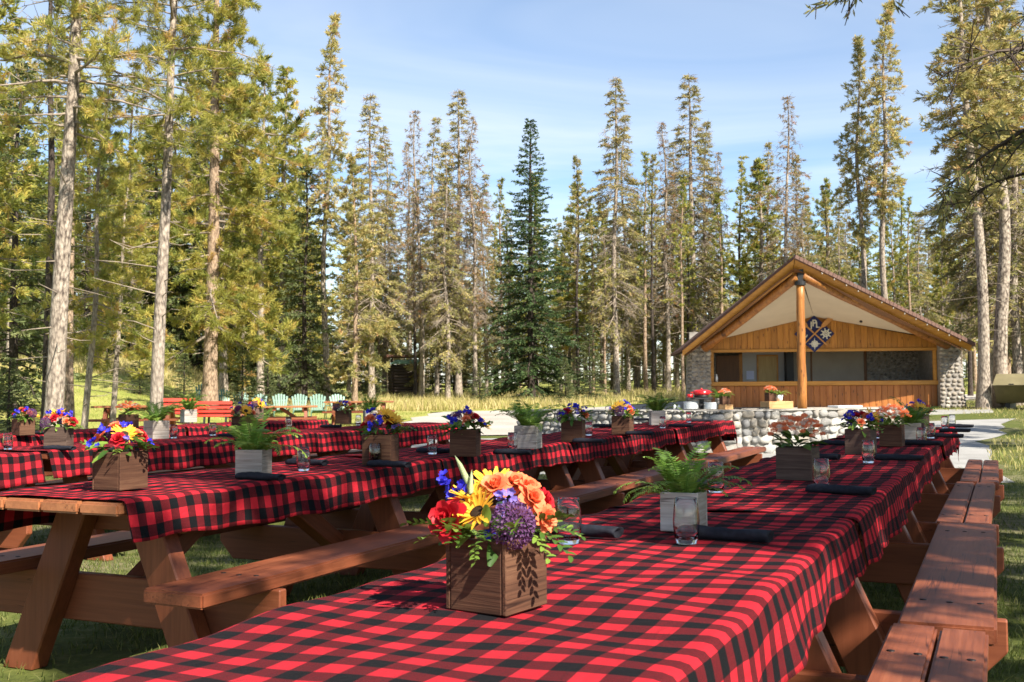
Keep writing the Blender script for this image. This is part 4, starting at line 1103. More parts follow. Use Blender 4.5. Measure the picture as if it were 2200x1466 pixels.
# ------------------------------------------------------------------ picnic tables
TOP_Z = 0.75
_mc = {}
def cached(key, fn):
    if key not in _mc: _mc[key] = fn()
    return _mc[key]
def plank(L, wd, h, mat='stain', bev=0.008):
    return cached(('plank', round(L, 3), round(wd, 3), h, mat), lambda: box_mesh('plank', -L / 2, L / 2, -wd / 2, wd / 2, -h, 0, M[mat], bevel=bev, seg=2))
W_T = 0.78
bolt_me = lathe_mesh('bolt_head', [(0.011, -0.004), (0.011, 0.0015), (0.0, 0.003)], M['bolt'], 8)
def picnic_table(name_loc, rz, L, label, group, seats=(2, 2), bolts=False, over=0.36, topmat='stain'):
    """local x runs along the table, +y is its left side"""
    rr = random.Random(label)
    t = empty('picnic_table', name_loc, rz, label, 'picnic table', group)
    n = 4; pw = W_T / n
    for i in range(n):
        link('top_plank', plank(L, pw - 0.008, 0.045, topmat), t, (rr.uniform(-0.008, 0.008), -W_T / 2 + pw * (i + 0.5), TOP_Z + rr.uniform(-0.003, 0.0)))
    for si, s in enumerate((-1, 1)):                      # -1: right-hand bench, +1: left-hand bench
        k = seats[si]; sw = 0.27 / k
        for j in range(k):
            y = s * (W_T / 2 + 0.10 + sw * (j + 0.5))
            dx = rr.uniform(-0.012, 0.012)
            b = link('seat_plank', plank(L, sw - 0.008 * (k > 1), 0.055), t, (dx, y, 0.455 + rr.uniform(-0.002, 0.002)), (rr.uniform(-0.01, 0.01), 0, 0))
            if bolts:
                for e in (-1, 1):
                    for q in ((-0.25, 0.25) if k > 1 else (-0.3, 0.0, 0.3)):
                        link('bolt', bolt_me, b, (e * (L / 2 - over) + rr.uniform(-0.012, 0.012), q * sw + rr.uniform(-0.008, 0.008), 0.0))
    for e in (-1, 1):
        xo = e * (L / 2 - over)
        for s in (-1, 1):
            poly = [(s * 0.09, 0.702), (s * 0.25, 0.702), (s * 0.565, 0.0), (s * 0.395, 0.0)]
            link('leg', cached(('leg', s), lambda: prism_mesh('leg', poly, 'x', -0.042, 0.042, M['stain_v'], bevel=0.006)), t, (xo, 0, 0))
        sb = [(-0.79, 0.40), (0.79, 0.40), (0.79, 0.30), (0.70, 0.205), (-0.70, 0.205), (-0.79, 0.30)]
        link('seat_bearer', cached('sb', lambda: prism_mesh('seat_bearer', sb, 'x', -0.022, 0.022, M['stain_y'], bevel=0.005)), t, (xo - e * 0.066, 0, 0))
        tb = [(-0.35, 0.703), (0.35, 0.703), (0.35, 0.66), (0.31, 0.585), (-0.31, 0.585), (-0.35, 0.66)]
        link('top_bearer', cached('tb', lambda: prism_mesh('top_bearer', tb, 'x', -0.022, 0.022, M['stain_y'], bevel=0.005)), t, (xo - e * 0.066, 0, 0))
        p0 = (xo - e * 0.10, 0.33); p1 = (e * 0.14, 0.70)
        dx, dz = p1[0] - p0[0], p1[1] - p0[1]; ln = math.hypot(dx, dz)
        link('brace', cached(('brace', round(ln, 2)), lambda: box_mesh('brace', 0, ln, -0.045, 0.045, -0.045, 0.045, M['stain'], bevel=0.005)), t, (p0[0], 0, p0[1]), (0, -math.atan2(dz, dx), 0))
    link('centre_bearer', cached('cb', lambda: box_mesh('centre_bearer', -0.045, 0.045, -0.33, 0.33, 0.62, 0.703, M['stain_y'], bevel=0.005)), t)
    return t

def tablecloth(loc, rz, L, label, group, s0=0.0, lift=0.0, drop=0.15, end_far=0.0, end_near=0.0, seed=0, shift=0.0):
    """check cloth lying on a table; local frame as the table's, origin at table centre on the ground"""
    rg = np.random.default_rng(seed)
    hw = W_T / 2 + 0.004
    flat = np.linspace(-hw + 0.02, hw - 0.02, 15)
    bend = [hw - 0.02 + a for a in (0.012, 0.024, 0.034)]
    hang = list(hw + 0.02 + np.linspace(0.0, drop, 7)[1:])
    tpos = bend + hang
    tpar = np.concatenate([-np.array(tpos[::-1]), flat, np.array(tpos)])
    xs = np.arange(-L / 2, L / 2 + 1e-6, 0.024)
    ph = rg.uniform(0, 6.28, 12)
    def fold(x, sgn):
        b = 0 if sgn > 0 else 6
        return (np.sin(x * 7 + ph[b]) * 0.55 + np.sin(x * 17 + ph[b + 1]) * 0.33 + np.sin(x * 37 + ph[b + 2]) * 0.12)
    z0 = TOP_Z + 0.004 + lift
    V, UV = [], []
    for x in xs:
        for t in tpar:
            sg = 1 if t > 0 else -1; a = abs(t); ex = a - (hw - 0.02)
            zb = z0 + 0.0032 * (math.sin(x * 9 + t * 6 + ph[3]) + math.sin(x * 17 - t * 13 + ph[4])) + 0.002
            if ex <= 0: p = (x, t, zb)
            else:
                rb = 0.022
                arc = rb * math.pi / 2
                if ex < arc:
                    th = ex / rb
                    p = (x, sg * (hw - 0.02 + rb * math.sin(th) + 0.003), zb - rb * (1 - math.cos(th)))
                else:
                    dn = ex - arc
                    fo = fold(x, sg)
                    dd = dn * (1 + 0.0 * fo)
                    hemw = 0.012 * math.sin(x * 2.1 + ph[5] + sg) * dn / drop
                    p = (x + 0.010 * math.sin(x * 15 + ph[7]) * dn / drop, sg * (hw + 0.005 + 0.004 + (0.5 + 0.5 * fo) * 0.055 * (dn / 0.15) ** 1.2 * 0.7 + 0.03 * dn), zb - rb - dd + hemw)
            V.append(p); UV.append((x + shift, t))
    n = len(tpar); m = len(xs)
    V = np.array(V)
    # ends hanging over the table end
    def over_end(idx_from_end, amount, sgn):
        if amount <= 0: return
        lim = L / 2 - amount
        X = V[:, 0] * sgn
        k = X > lim
        e = X[k] - lim
        r = 0.02
        th = np.minimum(e / r, math.pi / 2); rest = np.maximum(e - r * math.pi / 2, 0)
        V[k, 0] = sgn * (lim + r * np.sin(th) + rest * 0.10 + rest * 0.25 * np.clip(np.abs(V[k, 1]) / hw - 0.8, 0, 1))
        V[k, 2] -= r * (1 - np.cos(th)) + rest * np.where(np.abs(V[k, 1]) > hw + 0.004, 0.75, 1.0)
    over_end(0, end_far, 1); over_end(0, end_near, -1)
    F = [(j * n + i, (j + 1) * n + i, (j + 1) * n + i + 1, j * n + i + 1) for j in range(m - 1) for i in range(n - 1)]
    me = mesh('tablecloth', V, F, M['check'], smooth=True, uv=UV)
    o = link('tablecloth', me, None, loc, (0, 0, rz))
    so = o.modifiers.new('thickness', 'SOLIDIFY'); so.thickness = 0.0022; so.offset = 0.0
    return setp(o, label, 'tablecloth', group)

u3 = ray(2150, 828.5); U = Vector((u3.x, u3.y, 0)).normalized(); Vr = Vector((U.y, -U.x, 0))   # along the rows, and to their right
ROT = math.atan2(U.y, U.x)
def row(corner, spans, labels, rowname, seats, bolts, cloths, ends):
    """corner: right-hand near corner of the row; spans: (start, length) of each table along it"""
    res = []
    for i, (s, L) in enumerate(spans):
        c = corner + U * (s + L / 2) - Vr * (W_T / 2)
        lat = [0.0, 0.012, -0.01, 0.015][i % 4]
        c = c + Vr * lat
        t = picnic_table((c.x, c.y, 0), ROT + [0.0, 0.004, -0.004, 0.003][i % 4], L, labels[i][0], rowname + ' of picnic tables', seats[i], bolts, 0.36, 'stain_end' if rowname == 'second row' else 'stain')
        res.append((c, L))
    return res
def P2(x, y): return Vector((x, y, 0))
# row nearest the camera
r1c = on(1526, 1388, 0.755); r1c = P2(r1c.x, r1c.y)
far1 = on(2089, 919, 0.755)
len1 = (P2(far1.x, far1.y) - r1c).dot(U)
step1 = 2.56
sp1 = [(len1 - step1 * k - 2.53, 2.53) for k in (3, 2, 1, 0)]
lab1 = [('picnic table under the foreground cloth with the largest flower box', ''), ('picnic table of the near row beside the wide single plank bench', ''),
        ('third picnic table of the near row, holding the orange flowering plant', ''), ('far end table of the near row, closest to the kiosk', '')]
R1 = row(r1c, sp1, lab1, 'near row', [(2, 2), (1, 2), (2, 2), (2, 2)], True, None, None)
cl1 = ['red and black checked cloth filling the foreground under the largest flowers', 'checked cloth over the second table of the near row beside the single plank bench',
       'checked cloth under the orange flowering plant in the near row', 'checked cloth hanging off the far end of the near row by the path']
for i, (c, L) in enumerate(R1):
    tablecloth((c.x, c.y, 0), ROT, L + (0.06 if i < 3 else 0.3), cl1[i], 'checked cloths of the near row', lift=0.004 * (i % 2), end_far=0.27 if i == 3 else 0, seed=20 + i, shift=i * 0.27, drop=0.125)
# second row
r2c = on(257, 1079, 0.755); r2c = P2(r2c.x, r2c.y)
sp2 = [(2.43 * k, 2.41) for k in range(4)]
lab2 = [('picnic table with bare plank ends and A shaped legs at lower left', ''), ('second table of the middle row with the fern in a whitewashed box', ''),
        ('third table of the middle row in the shade', ''), ('far table of the middle row in front of the stone wall', '')]
R2 = row(r2c, sp2, lab2, 'second row', [(1, 1), (1, 1), (1, 1), (2, 1)], True, None, None)
cl2 = ['checked cloth with a lit corner hanging at the bare plank ends', 'checked cloth on the second table of the middle row', 'shaded checked cloth on the third table of the middle row', 'checked cloth over the table end facing the stone wall']
for i, (c, L) in enumerate(R2):
    c2 = c + (U * 0.02 if i == 0 else U * 0.0)
    tablecloth((c2.x, c2.y, 0), ROT, L + (0.0 if i == 0 else 0.05 if i < 3 else 0.28), cl2[i], 'checked cloths of the middle row', lift=0.004 * (i % 2), end_far=0.25 if i == 3 else 0, seed=40 + i, shift=i * 0.33 + 0.03, drop=0.125)
# third row
r3c = on(97, 972, 0.755); r3c = P2(r3c.x, r3c.y)
far3 = on(915, 908, 0.755); len3 = (P2(far3.x, far3.y) - r3c).dot(U)
L3 = (len3 - 0.06) / 2
sp3 = [(-2.62, 2.58), (0.02, L3), (0.02 + L3 + 0.05, L3)]
lab3 = [('table of the third row cut by the left edge of the photo', ''), ('middle table of the third row with the pale variegated plant', ''), ('right end table of the third row next to the gravel', '')]
R3 = row(r3c, sp3, lab3, 'third row', [(1, 1)] * 3, False, None, None)
cl3 = ['checked cloth of the third row at the left edge of the photo', 'half sunlit checked cloth under the pale variegated plant', 'dark checked cloth ending at the gravel road']
for i, (c, L) in enumerate(R3):
    tablecloth((c.x, c.y, 0), ROT, L + (0.02 if i < 2 else 0.24), cl3[i], 'checked cloths of the third row', lift=0.004 * (i % 2), end_far=0.22 if i == 2 else 0, seed=60 + i, shift=i * 0.41, drop=0.16)
# fourth row
r4c = on(0, 939, 0.755); r4c = P2(r4c.x, r4c.y)
far4 = on(672, 903, 0.755); len4 = (P2(far4.x, far4.y) - r4c).dot(U)
L4 = (len4 + 0.3) / 2
sp4 = [(-0.3, L4), (-0.3 + L4 + 0.05, L4)]
lab4 = [('left table of the rearmost clothed row', ''), ('right table of the rearmost clothed row before the red benches', '')]
R4 = row(r4c, sp4, lab4, 'rearmost row', [(1, 1)] * 2, False, None, None)
for i, (c, L) in enumerate(R4):
    tablecloth((c.x, c.y, 0), ROT, L + 0.03, ['sunlit checked cloth at the left of the rearmost row', 'dark checked cloth of the rearmost row before the red benches'][i], 'checked cloths of the rearmost row', seed=70 + i, shift=i * 0.2, drop=0.14)

# uncovered tables at the back
for x, y, L, rz, lab in ((590, 872, 2.2, 0.18, 'bare picnic table beside the red benches, left of two'), (772, 866, 2.1, 0.06, 'bare picnic table at the edge of the gravel, right of two'), (300, 878, 2.0, 0.1, 'bare dark picnic table behind the pale straight pine')):
    p = on(x, y, 0.755)
    picnic_table((p.x, p.y, ground(p.x, p.y)), rz, L, lab, 'bare tables behind the rows', (1, 1), False, 0.3, 'stain_end')

# red slatted benches, seen from behind
def red_bench(x, dz, rz, label):
    p = stand(x, dz); t = empty('park_bench', p, rz, label, 'bench', 'red benches')
    Lb = 1.02
    for i in range(4):
        link('back_slat', cached('rs', lambda: box_mesh('back_slat', -Lb / 2, Lb / 2, -0.018, 0.018, -0.052, 0.052, M['red_slat'], bevel=0.012, seg=2)), t, (0, -0.06 + 0.035 * i * -1 + 0.1, 0.36 + i * 0.118), (R(-14), 0, 0))
    for i in range(4):
        link('seat_slat', cached('rss', lambda: box_mesh('seat_slat', -Lb / 2, Lb / 2, -0.055, 0.055, -0.02, 0.02, M['red_slat'], bevel=0.01)), t, (0, 0.16 + i * 0.12, 0.43 + 0.01 * i))
    for sx in (-1, 1):
        f = link('end_frame', cached('ef', lambda: prism_mesh('end_frame', [(-0.06, 0.0), (0.02, 0.0), (0.10, 0.40), (0.56, 0.44), (0.50, 0.0), (0.57, 0.0), (0.64, 0.47), (0.60, 0.50), (0.09, 0.47), (0.02, 0.74), (-0.03, 0.73), (0.05, 0.44)], 'x', -0.025, 0.025, M['dark'])), t, (sx * (Lb / 2 - 0.2), 0.0, 0))
    return t
red_bench(382, 30.5, R(6), 'red slatted bench on the left, just right of the pale pine')
red_bench(462, 31.0, R(2), 'red slatted bench on the right, below the spreading pine')

# mint green fan-backed garden chairs
def garden_chair():
    t = empty('garden_chair')
    for i in range(6):
        a = (i - 2.5) / 2.5
        link('back_slat', cached(('gs', i), lambda: prism_mesh('back_slat', [(-0.036 + a * 0.20, 0.0), (0.036 + a * 0.20, 0.0), (0.046 + a * 0.30, 0.76 - 0.10 * a * a), (a * 0.30, 0.785 - 0.10 * a * a), (-0.046 + a * 0.30, 0.76 - 0.10 * a * a)], 'y', -0.011, 0.011, M['mint'], bevel=0.004)), t, (0, 0.30, 0.27), (R(-22), 0, 0))
    link('back_rail', box_mesh('back_rail', -0.29, 0.29, -0.015, 0.015, -0.035, 0.035, M['mint'], bevel=0.004), t, (0, 0.52, 0.72), (R(-22), 0, 0))
    for i in range(5):
        link('seat_slat', cached('gss', lambda: box_mesh('seat_slat', -0.27, 0.27, -0.042, 0.042, -0.01, 0.01, M['mint'], bevel=0.003)), t, (0, -0.22 + i * 0.095, 0.37 - i * 0.022), (R(-13), 0, 0))
    for s in (-1, 1):
        link('armrest', cached(('ga', s), lambda: box_mesh('armrest', s * 0.30, s * 0.44, -0.34, 0.40, 0.53, 0.555, M['mint'], bevel=0.006)) if s > 0 else cached(('ga', s), lambda: box_mesh('armrest', -0.44, -0.30, -0.34, 0.40, 0.53, 0.555, M['mint'], bevel=0.006)), t)
        link('leg', cached('gl1', lambda: box_mesh('front_leg', -0.014, 0.014, -0.05, 0.05, 0, 0.53, M['mint'], bevel=0.004)), t, (s * 0.32, -0.26, 0))
        link('leg', cached('gl2', lambda: prism_mesh('rear_leg', [(-0.30, 0.30), (-0.30, 0.40), (0.22, 0.28), (0.62, 0.03), (0.60, 0.0), (0.48, 0.0), (0.2, 0.17)], 'x', -0.014, 0.014, M['mint'])), t, (s * 0.285, 0, 0))
    return t
gc = garden_chair()
chairs = [(434, 'mint fan backed chair half hidden behind the spreading pine trunk'), (482, 'first full mint chair right of the spreading pine trunk'), (521, 'second mint chair from the spreading pine trunk'),
          (560, 'third mint chair from the spreading pine trunk'), (604, 'fourth mint chair from the spreading pine trunk'), (645, 'fifth mint chair from the spreading pine trunk'),
          (684, 'mint chair seen whole between the two bare tables'), (731, 'rightmost mint chair behind the right bare table')]
for i, (x, lab) in enumerate(chairs):
    o = gc if i == 0 else copy_tree(gc)
    p = stand(x, 38.5 - i * 0.3)
    o.location = p; o.rotation_euler = (0, 0, R(18 + (i * 37 % 13) - 6)); o.scale = (0.80, 0.80, 0.90)
    setp(o, lab, 'chair', 'mint garden chairs in a row')
# ------------------------------------------------------------------ flower heads and leaves (shared meshes)
def petal_grid(L, w, curl, cup, n=4, tipw=0.5):
    """one petal from origin along +x, returns verts (n+1 rows x 3) and faces"""
    v = []
    for i in range(n + 1):
        t = i / n
        ww = w * math.sin(math.pi * min(0.97, 0.12 + 0.80 * t)) ** tipw
        a = curl * t
        x = L * (math.sin(a) / curl if abs(curl) > 1e-3 else t) * (1 if abs(curl) < 1e-3 else 1)
        z = L * ((1 - math.cos(a)) / curl if abs(curl) > 1e-3 else 0)
        for s in (-1, 0, 1): v.append((x, s * ww / 2, z + cup * abs(s) * ww))
    f = []
    for i in range(n):
        for j in range(2):
            b = i * 3 + j; f.append((b, b + 1, b + 4, b + 3))
    return v, f
def join(parts):
    V, F = [], []
    for v, f, mtx in parts:
        o = len(V); V += [tuple(mtx @ Vector(p)) for p in v]; F += [tuple(i + o for i in q) for q in f]
    return V, F
def Rz(a): return Matrix.Rotation(a, 4, 'Z')
def Ry(a): return Matrix.Rotation(a, 4, 'Y')
def Tz(z): return Matrix.Translation((0, 0, z))
def rose(mat, seed=0):
    rr = random.Random(seed); P = []
    for li, (n, el, L, w, z) in enumerate(((3, -82, 0.55, 0.5, 0.12), (4, -72, 0.66, 0.6, 0.08), (5, -58, 0.80, 0.72, 0.04), (6, -40, 0.95, 0.82, 0.0), (6, -18, 1.0, 0.85, -0.04))):
        for k in range(n):
            v, f = petal_grid(L, w * 1.1, 0.55 - 0.28 * li + 0.01, 0.20, 4, 0.55)
            P.append((v, f, Rz(2 * math.pi * k / n + li * 0.7 + rr.uniform(-0.2, 0.2)) @ Matrix.Translation((0.05 * li, 0, z)) @ Ry(R(el + rr.uniform(-7, 7)))))
    V, F = join(P); V = [(x * 0.78, y * 0.78, z * 0.78) for x, y, z in V]; return mesh('rose', V, F, M[mat], smooth=True)
def sunflower(seed=0):
    rr = random.Random(seed); P = []
    for li, (n, el, L) in enumerate(((17, -8, 1.0), (15, -26, 0.92))):
        for k in range(n):
            v, f = petal_grid(L * rr.uniform(0.85, 1.1), 0.24, 0.25 + rr.uniform(-0.3, 0.3), 0.12, 4, 0.8)
            P.append((v, f, Rz(2 * math.pi * (k + 0.5 * li) / n + rr.uniform(-0.1, 0.1)) @ Matrix.Translation((0.24, 0, 0)) @ Ry(R(el + rr.uniform(-12, 12)))))
    V, F = join(P); n0 = len(F)
    bm = bmesh.new(); lathe(bm, [(0.40, -0.02), (0.36, 0.10), (0.24, 0.15), (0.0, 0.10)], 14)
    o = len(V)
    bm.verts.index_update()
    V += [tuple(q.co) for q in bm.verts]; F += [tuple(q.index + o for q in fc.verts) for fc in bm.faces]; bm.free()
    me = mesh('sunflower', V, F, [M['p_yellow'], M['seed']], smooth=True)
    me.polygons.foreach_set('material_index', [0] * n0 + [1] * (len(F) - n0)); return me
def ball_flower(mat, n=170, seed=0, r=1.0, pet=0.17, flat=1.0):
    rr = np.random.default_rng(seed); V, F = [], []
    for i in range(n):
        z = 1 - (2 * i + 1) / n * (0.92); a = i * 2.39996
        s = math.sqrt(max(0, 1 - z * z)); nrm = np.array([s * math.cos(a), s * math.sin(a), z])
        c = nrm * r * rr.uniform(0.88, 1.04); c[2] *= flat
        A = unit(np.cross(nrm, rr.normal(0, 1, 3))); B = np.cross(nrm, A)
        for k in range(4):
            t = k * math.pi / 2 + rr.uniform(-0.2, 0.2)
            d = A * math.cos(t) + B * math.sin(t); e = -A * math.sin(t) + B * math.cos(t)
            o = len(V)
            V += [tuple(c - nrm * 0.06), tuple(c + d * pet * 0.6 + e * pet * 0.32 + nrm * 0.04), tuple(c + d * pet + nrm * 0.09), tuple(c + d * pet * 0.6 - e * pet * 0.32 + nrm * 0.04)]
            F.append((o, o + 1, o + 2, o + 3))
    return mesh('ball_flower', V, F, M[mat])
def floret_spray(mat, seed=0, n=6):
    rr = random.Random(seed); P = []
    for i in range(n):
        c = Matrix.Translation((rr.uniform(-0.5, 0.5), rr.uniform(-0.5, 0.5), rr.uniform(-0.6, 0.7))) @ Matrix.Rotation(rr.uniform(0, 6.28), 4, 'Z') @ Matrix.Rotation(rr.uniform(-1.1, 1.1), 4, 'X')
        for k in range(5):
            v, f = petal_grid(0.5, 0.42, 0.3, 0.12, 2, 0.6)
            P.append((v, f, c @ Rz(2 * math.pi * k / 5) @ Ry(R(-22))))
    V, F = join(P); return mesh('floret_spray', V, F, M[mat], smooth=True)
def leaf_mesh(mat='leaf', L=1.0, w=0.36, curl=-0.5, tone=0.6):
    v, f = petal_grid(L, w, curl, 0.18, 5, 0.9)
    me = mesh('leaf', v, f, M[mat], smooth=True)
    a = me.attributes.new('tone', 'FLOAT', 'POINT'); a.data.foreach_set('value', [tone] * len(v)); return me
def sprig(seed=0, tone=0.75):
    rr = random.Random(seed); P = []
    for i in range(11):
        t = 0.15 + 0.85 * i / 10
        v, f = petal_grid(0.30 * (1.2 - 0.5 * t), 0.13, -0.4, 0.15, 3, 0.8)
        P.append((v, f, Matrix.Translation((t, 0, 0.1 * t - 0.25 * t * t)) @ Rz((1 if i % 2 else -1) * R(50)) @ Ry(R(rr.uniform(-40, 10)))))
    sv = [(0, -0.008, 0), (0, 0.008, 0), (0.5, 0.006, -0.01), (0.5, -0.006, -0.01), (1, 0.003, -0.15), (1, -0.003, -0.15)]
    P.append((sv, [(0, 1, 2, 3), (3, 2, 4, 5)], Matrix.Identity(4)))
    V, F = join(P); me = mesh('sprig', V, F, M['leaf'], smooth=True)
    a = me.attributes.new('tone', 'FLOAT', 'POINT'); a.data.foreach_set('value', [tone] * len(V)); return me
def spike(seed=0):
    bm = bmesh.new(); lathe(bm, [(0.055, 0), (0.085, 0.12), (0.08, 0.4), (0.055, 0.75), (0.0, 1.0)], 9)
    rr = random.Random(seed)
    for q in bm.verts: q.co.x += 0.16 * q.co.z ** 2 + rr.uniform(-0.012, 0.012); q.co.y += rr.uniform(-0.012, 0.012)
    return bm_mesh(bm, 'spike', M['p_green'], smooth=True)
def frond(seed=0, tone=0.55, droop=0.95):
    rr = random.Random(seed); V, F, tn = [], [], []
    n = 24; x = z = 0.0; e = R((78, 64, 50)[seed % 3]); px_ = []
    for i in range(n + 1):
        px_.append((x, z, e)); st = 1.0 / n
        x += math.cos(e) * st; z += math.sin(e) * st; e -= droop * 1.7 / n * (0.5 + i / n)
    for i in range(2, n + 1):
        x, z, e = px_[i]; t = i / n
        L = 0.20 * math.sin(math.pi * min(1, t ** 0.75)) ** 0.8 * rr.uniform(0.85, 1.1) + 0.012
        for s in (-1, 1):
            o = len(V); dn = rr.uniform(-0.06, 0.0)
            dx, dz = math.cos(e), math.sin(e)
            V += [(x, 0, z), (x + dx * 0.028 + dx * L * 0.2, s * L * 0.5, z + dz * 0.028 + dn * 0.4), (x + dx * L * 0.45, s * L, z + dz * L * 0.45 + dn), (x - dx * 0.016 + dx * L * 0.2, s * L * 0.5, z - dz * 0.016 + dn * 0.4)]
            F.append((o, o + 1, o + 2, o + 3)); tn += [tone + rr.uniform(-0.15, 0.15) + 0.25 * t] * 4
    o = len(V)
    for i in range(n + 1):
        x, z, e = px_[i]; V += [(x, -0.005, z), (x, 0.005, z)]; tn += [tone * 0.7] * 2
        if i: F.append((o + 2 * i - 2, o + 2 * i - 1, o + 2 * i + 1, o + 2 * i))
    me = mesh('frond', V, F, M['fern'])
    a = me.attributes.new('tone', 'FLOAT', 'POINT'); a.data.foreach_set('value', tn); return me
def blade_leaf(seed=0):
    v, f = petal_grid(1.0, 0.10, -1.6, 0.2, 8, 0.7)
    me = mesh('blade_leaf', v, f, M['fern'], smooth=True)
    a = me.attributes.new('tone', 'FLOAT', 'POINT'); a.data.foreach_set('value', [1.0] * len(v)); return me
FL = dict(rose_red=[rose('p_red', i) for i in range(2)], rose_coral=[rose('p_coral', i + 5) for i in range(2)], sun=[sunflower(i) for i in range(2)],
          allium=[ball_flower('p_purple', 190, 3)], blue=[floret_spray('p_blue', i) for i in range(3)], violet=[floret_spray('p_violet', i + 9) for i in range(2)],
          leaf=[leaf_mesh(tone=t) for t in (0.3, 0.6, 0.95)], sprig=[sprig(i, t) for i, t in ((0, 0.55), (1, 0.95))], spike=[spike(0)],
          frond=[frond(i, t) for i, t in ((0, 0.35), (1, 0.5), (2, 0.65))], umbel=[ball_flower('p_orange', 26, 8, 1.0, 0.42, 0.5), ball_flower('p_pale', 18, 9, 1.0, 0.40, 0.5)], blade=[blade_leaf()])
NM = dict(rose_red='rose', rose_coral='rose', sun='sunflower', allium='allium', blue='delphinium', violet='delphinium', leaf='leaf', sprig='sprig', spike='flower_spike', frond='frond', umbel='flower_head', blade='leaf')

def planter(root, a, mat, yaw, h=None):
    """open box of thin boards"""
    h = h or a; th = 0.010
    for k in range(4):
        long_ = k % 2 == 0
        ln = a if long_ else a - 2 * th - 0.001
        me = cached(('pb', mat, round(ln, 4), round(h, 3)), lambda: box_mesh('box_board', -ln / 2, ln / 2, -th / 2, th / 2, 0, h, M[mat], bevel=0.0022))
        an = yaw + k * math.pi / 2; off = (a - th) / 2
        link('board', me, root, (math.sin(an) * off, -math.cos(an) * off, 0), (0, 0, an))
    link('moss', cached(('moss', round(a, 3)), lambda: box_mesh('moss', -a / 2 + th + 0.001, a / 2 - th - 0.001, -a / 2 + th + 0.001, a / 2 - th - 0.001, 0.004, h - 0.012, M['moss'])), root, (0, 0, 0), (0, 0, yaw))
def face_rot(d, roll=0.0):
    return (Vector(d).to_track_quat('Z', 'Y').to_matrix() @ Matrix.Rotation(roll, 3, 'Z')).to_euler()
def along_rot(d, roll=0.0):
    return (Vector(d).to_track_quat('X', 'Z').to_matrix() @ Matrix.Rotation(roll, 3, 'X')).to_euler()
def put(root, kind, p, d, s, rr):
    rot = along_rot(d, rr.uniform(-0.5, 0.5)) if kind in ('leaf', 'sprig', 'blade') else face_rot(d, rr.uniform(0, 6.28))
    if kind == 'frond': rot = (0, 0, math.atan2(d[1], d[0]))
    return link(NM[kind], rr.choice(FL[kind]), root, p, rot, (s, s, s))
def bouquet(loc, a, yaw, mat, label, group, seed, recipe=None, h=None):
    rr = random.Random(seed); h = h or a
    t = empty('flower_box', loc, 0, label, 'flower arrangement', group)
    yaw += math.atan2(-loc[0], loc[1])                    # yaw is meant as seen from the photo's viewpoint
    planter(t, a, mat, yaw, h)
    k = a / 0.13
    if recipe is None:
        kinds = ['sun', 'sun', 'rose_red', 'rose_red', 'rose_coral', 'rose_coral', 'allium', 'blue', 'blue', 'blue', 'blue', 'violet', 'rose_coral', 'blue']
        rr.shuffle(kinds)
        recipe = []
        for i, kd in enumerate(kinds):
            r_ = 0.085 * math.sqrt((i + 0.4) / len(kinds)) * k; an = i * 2.4 + rr.random()
            z = h + (0.075 - 0.055 * (r_ / (0.085 * k)) ** 2 + rr.uniform(-0.01, 0.012)) * k
            size = {'sun': 0.043, 'rose_red': 0.034, 'rose_coral': 0.030, 'allium': 0.034, 'blue': 0.026, 'violet': 0.022}[kd] * k * rr.uniform(0.9, 1.15)
            if kd == 'blue': z += 0.012 * k; r_ *= 1.15
            recipe.append((kd, (r_ * math.cos(an), r_ * math.sin(an), z), (math.cos(an) * r_ * 9 + rr.uniform(-0.2, 0.3), math.sin(an) * r_ * 9 - 0.35, 0.8), size))
    for kd, p, d, s in recipe: put(t, kd, p, d, s, rr)
    for i in range(34):
        an = rr.uniform(0, 6.28); r_ = rr.uniform(0.02, 0.075) * k
        put(t, 'leaf', (r_ * math.cos(an), r_ * math.sin(an), h + rr.uniform(-0.01, 0.045) * k), (math.cos(an), math.sin(an), rr.uniform(-0.5, 0.9)), rr.uniform(0.04, 0.075) * k, rr)
    for i in range(7):
        an = rr.uniform(0, 6.28)
        put(t, 'sprig', (0.05 * k * math.cos(an), 0.05 * k * math.sin(an), h + 0.01), (math.cos(an), math.sin(an), rr.uniform(-0.1, 0.5)), rr.uniform(0.06, 0.10) * k, rr)
    return t
def fern_box(loc, a, yaw, label, group, seed, size=0.19, mat='box_white', n=22, h=None):
    rr = random.Random(seed); h = h or a
    t = empty('fern_box', loc, 0, label, 'potted fern', group)
    yaw += math.atan2(-loc[0], loc[1])                    # yaw is meant as seen from the photo's viewpoint
    planter(t, a, mat, yaw, h)
    for i in range(n):
        an = i * 2.4 + rr.uniform(-0.3, 0.3)
        o = put(t, 'frond', (0.02 * math.cos(an), 0.02 * math.sin(an), h - 0.02), (math.cos(an), math.sin(an), 0), size * rr.uniform(0.75, 1.3), rr)
        o.rotation_euler = (rr.uniform(-0.15, 0.15), rr.uniform(-0.35, 0.35), an)
    return t
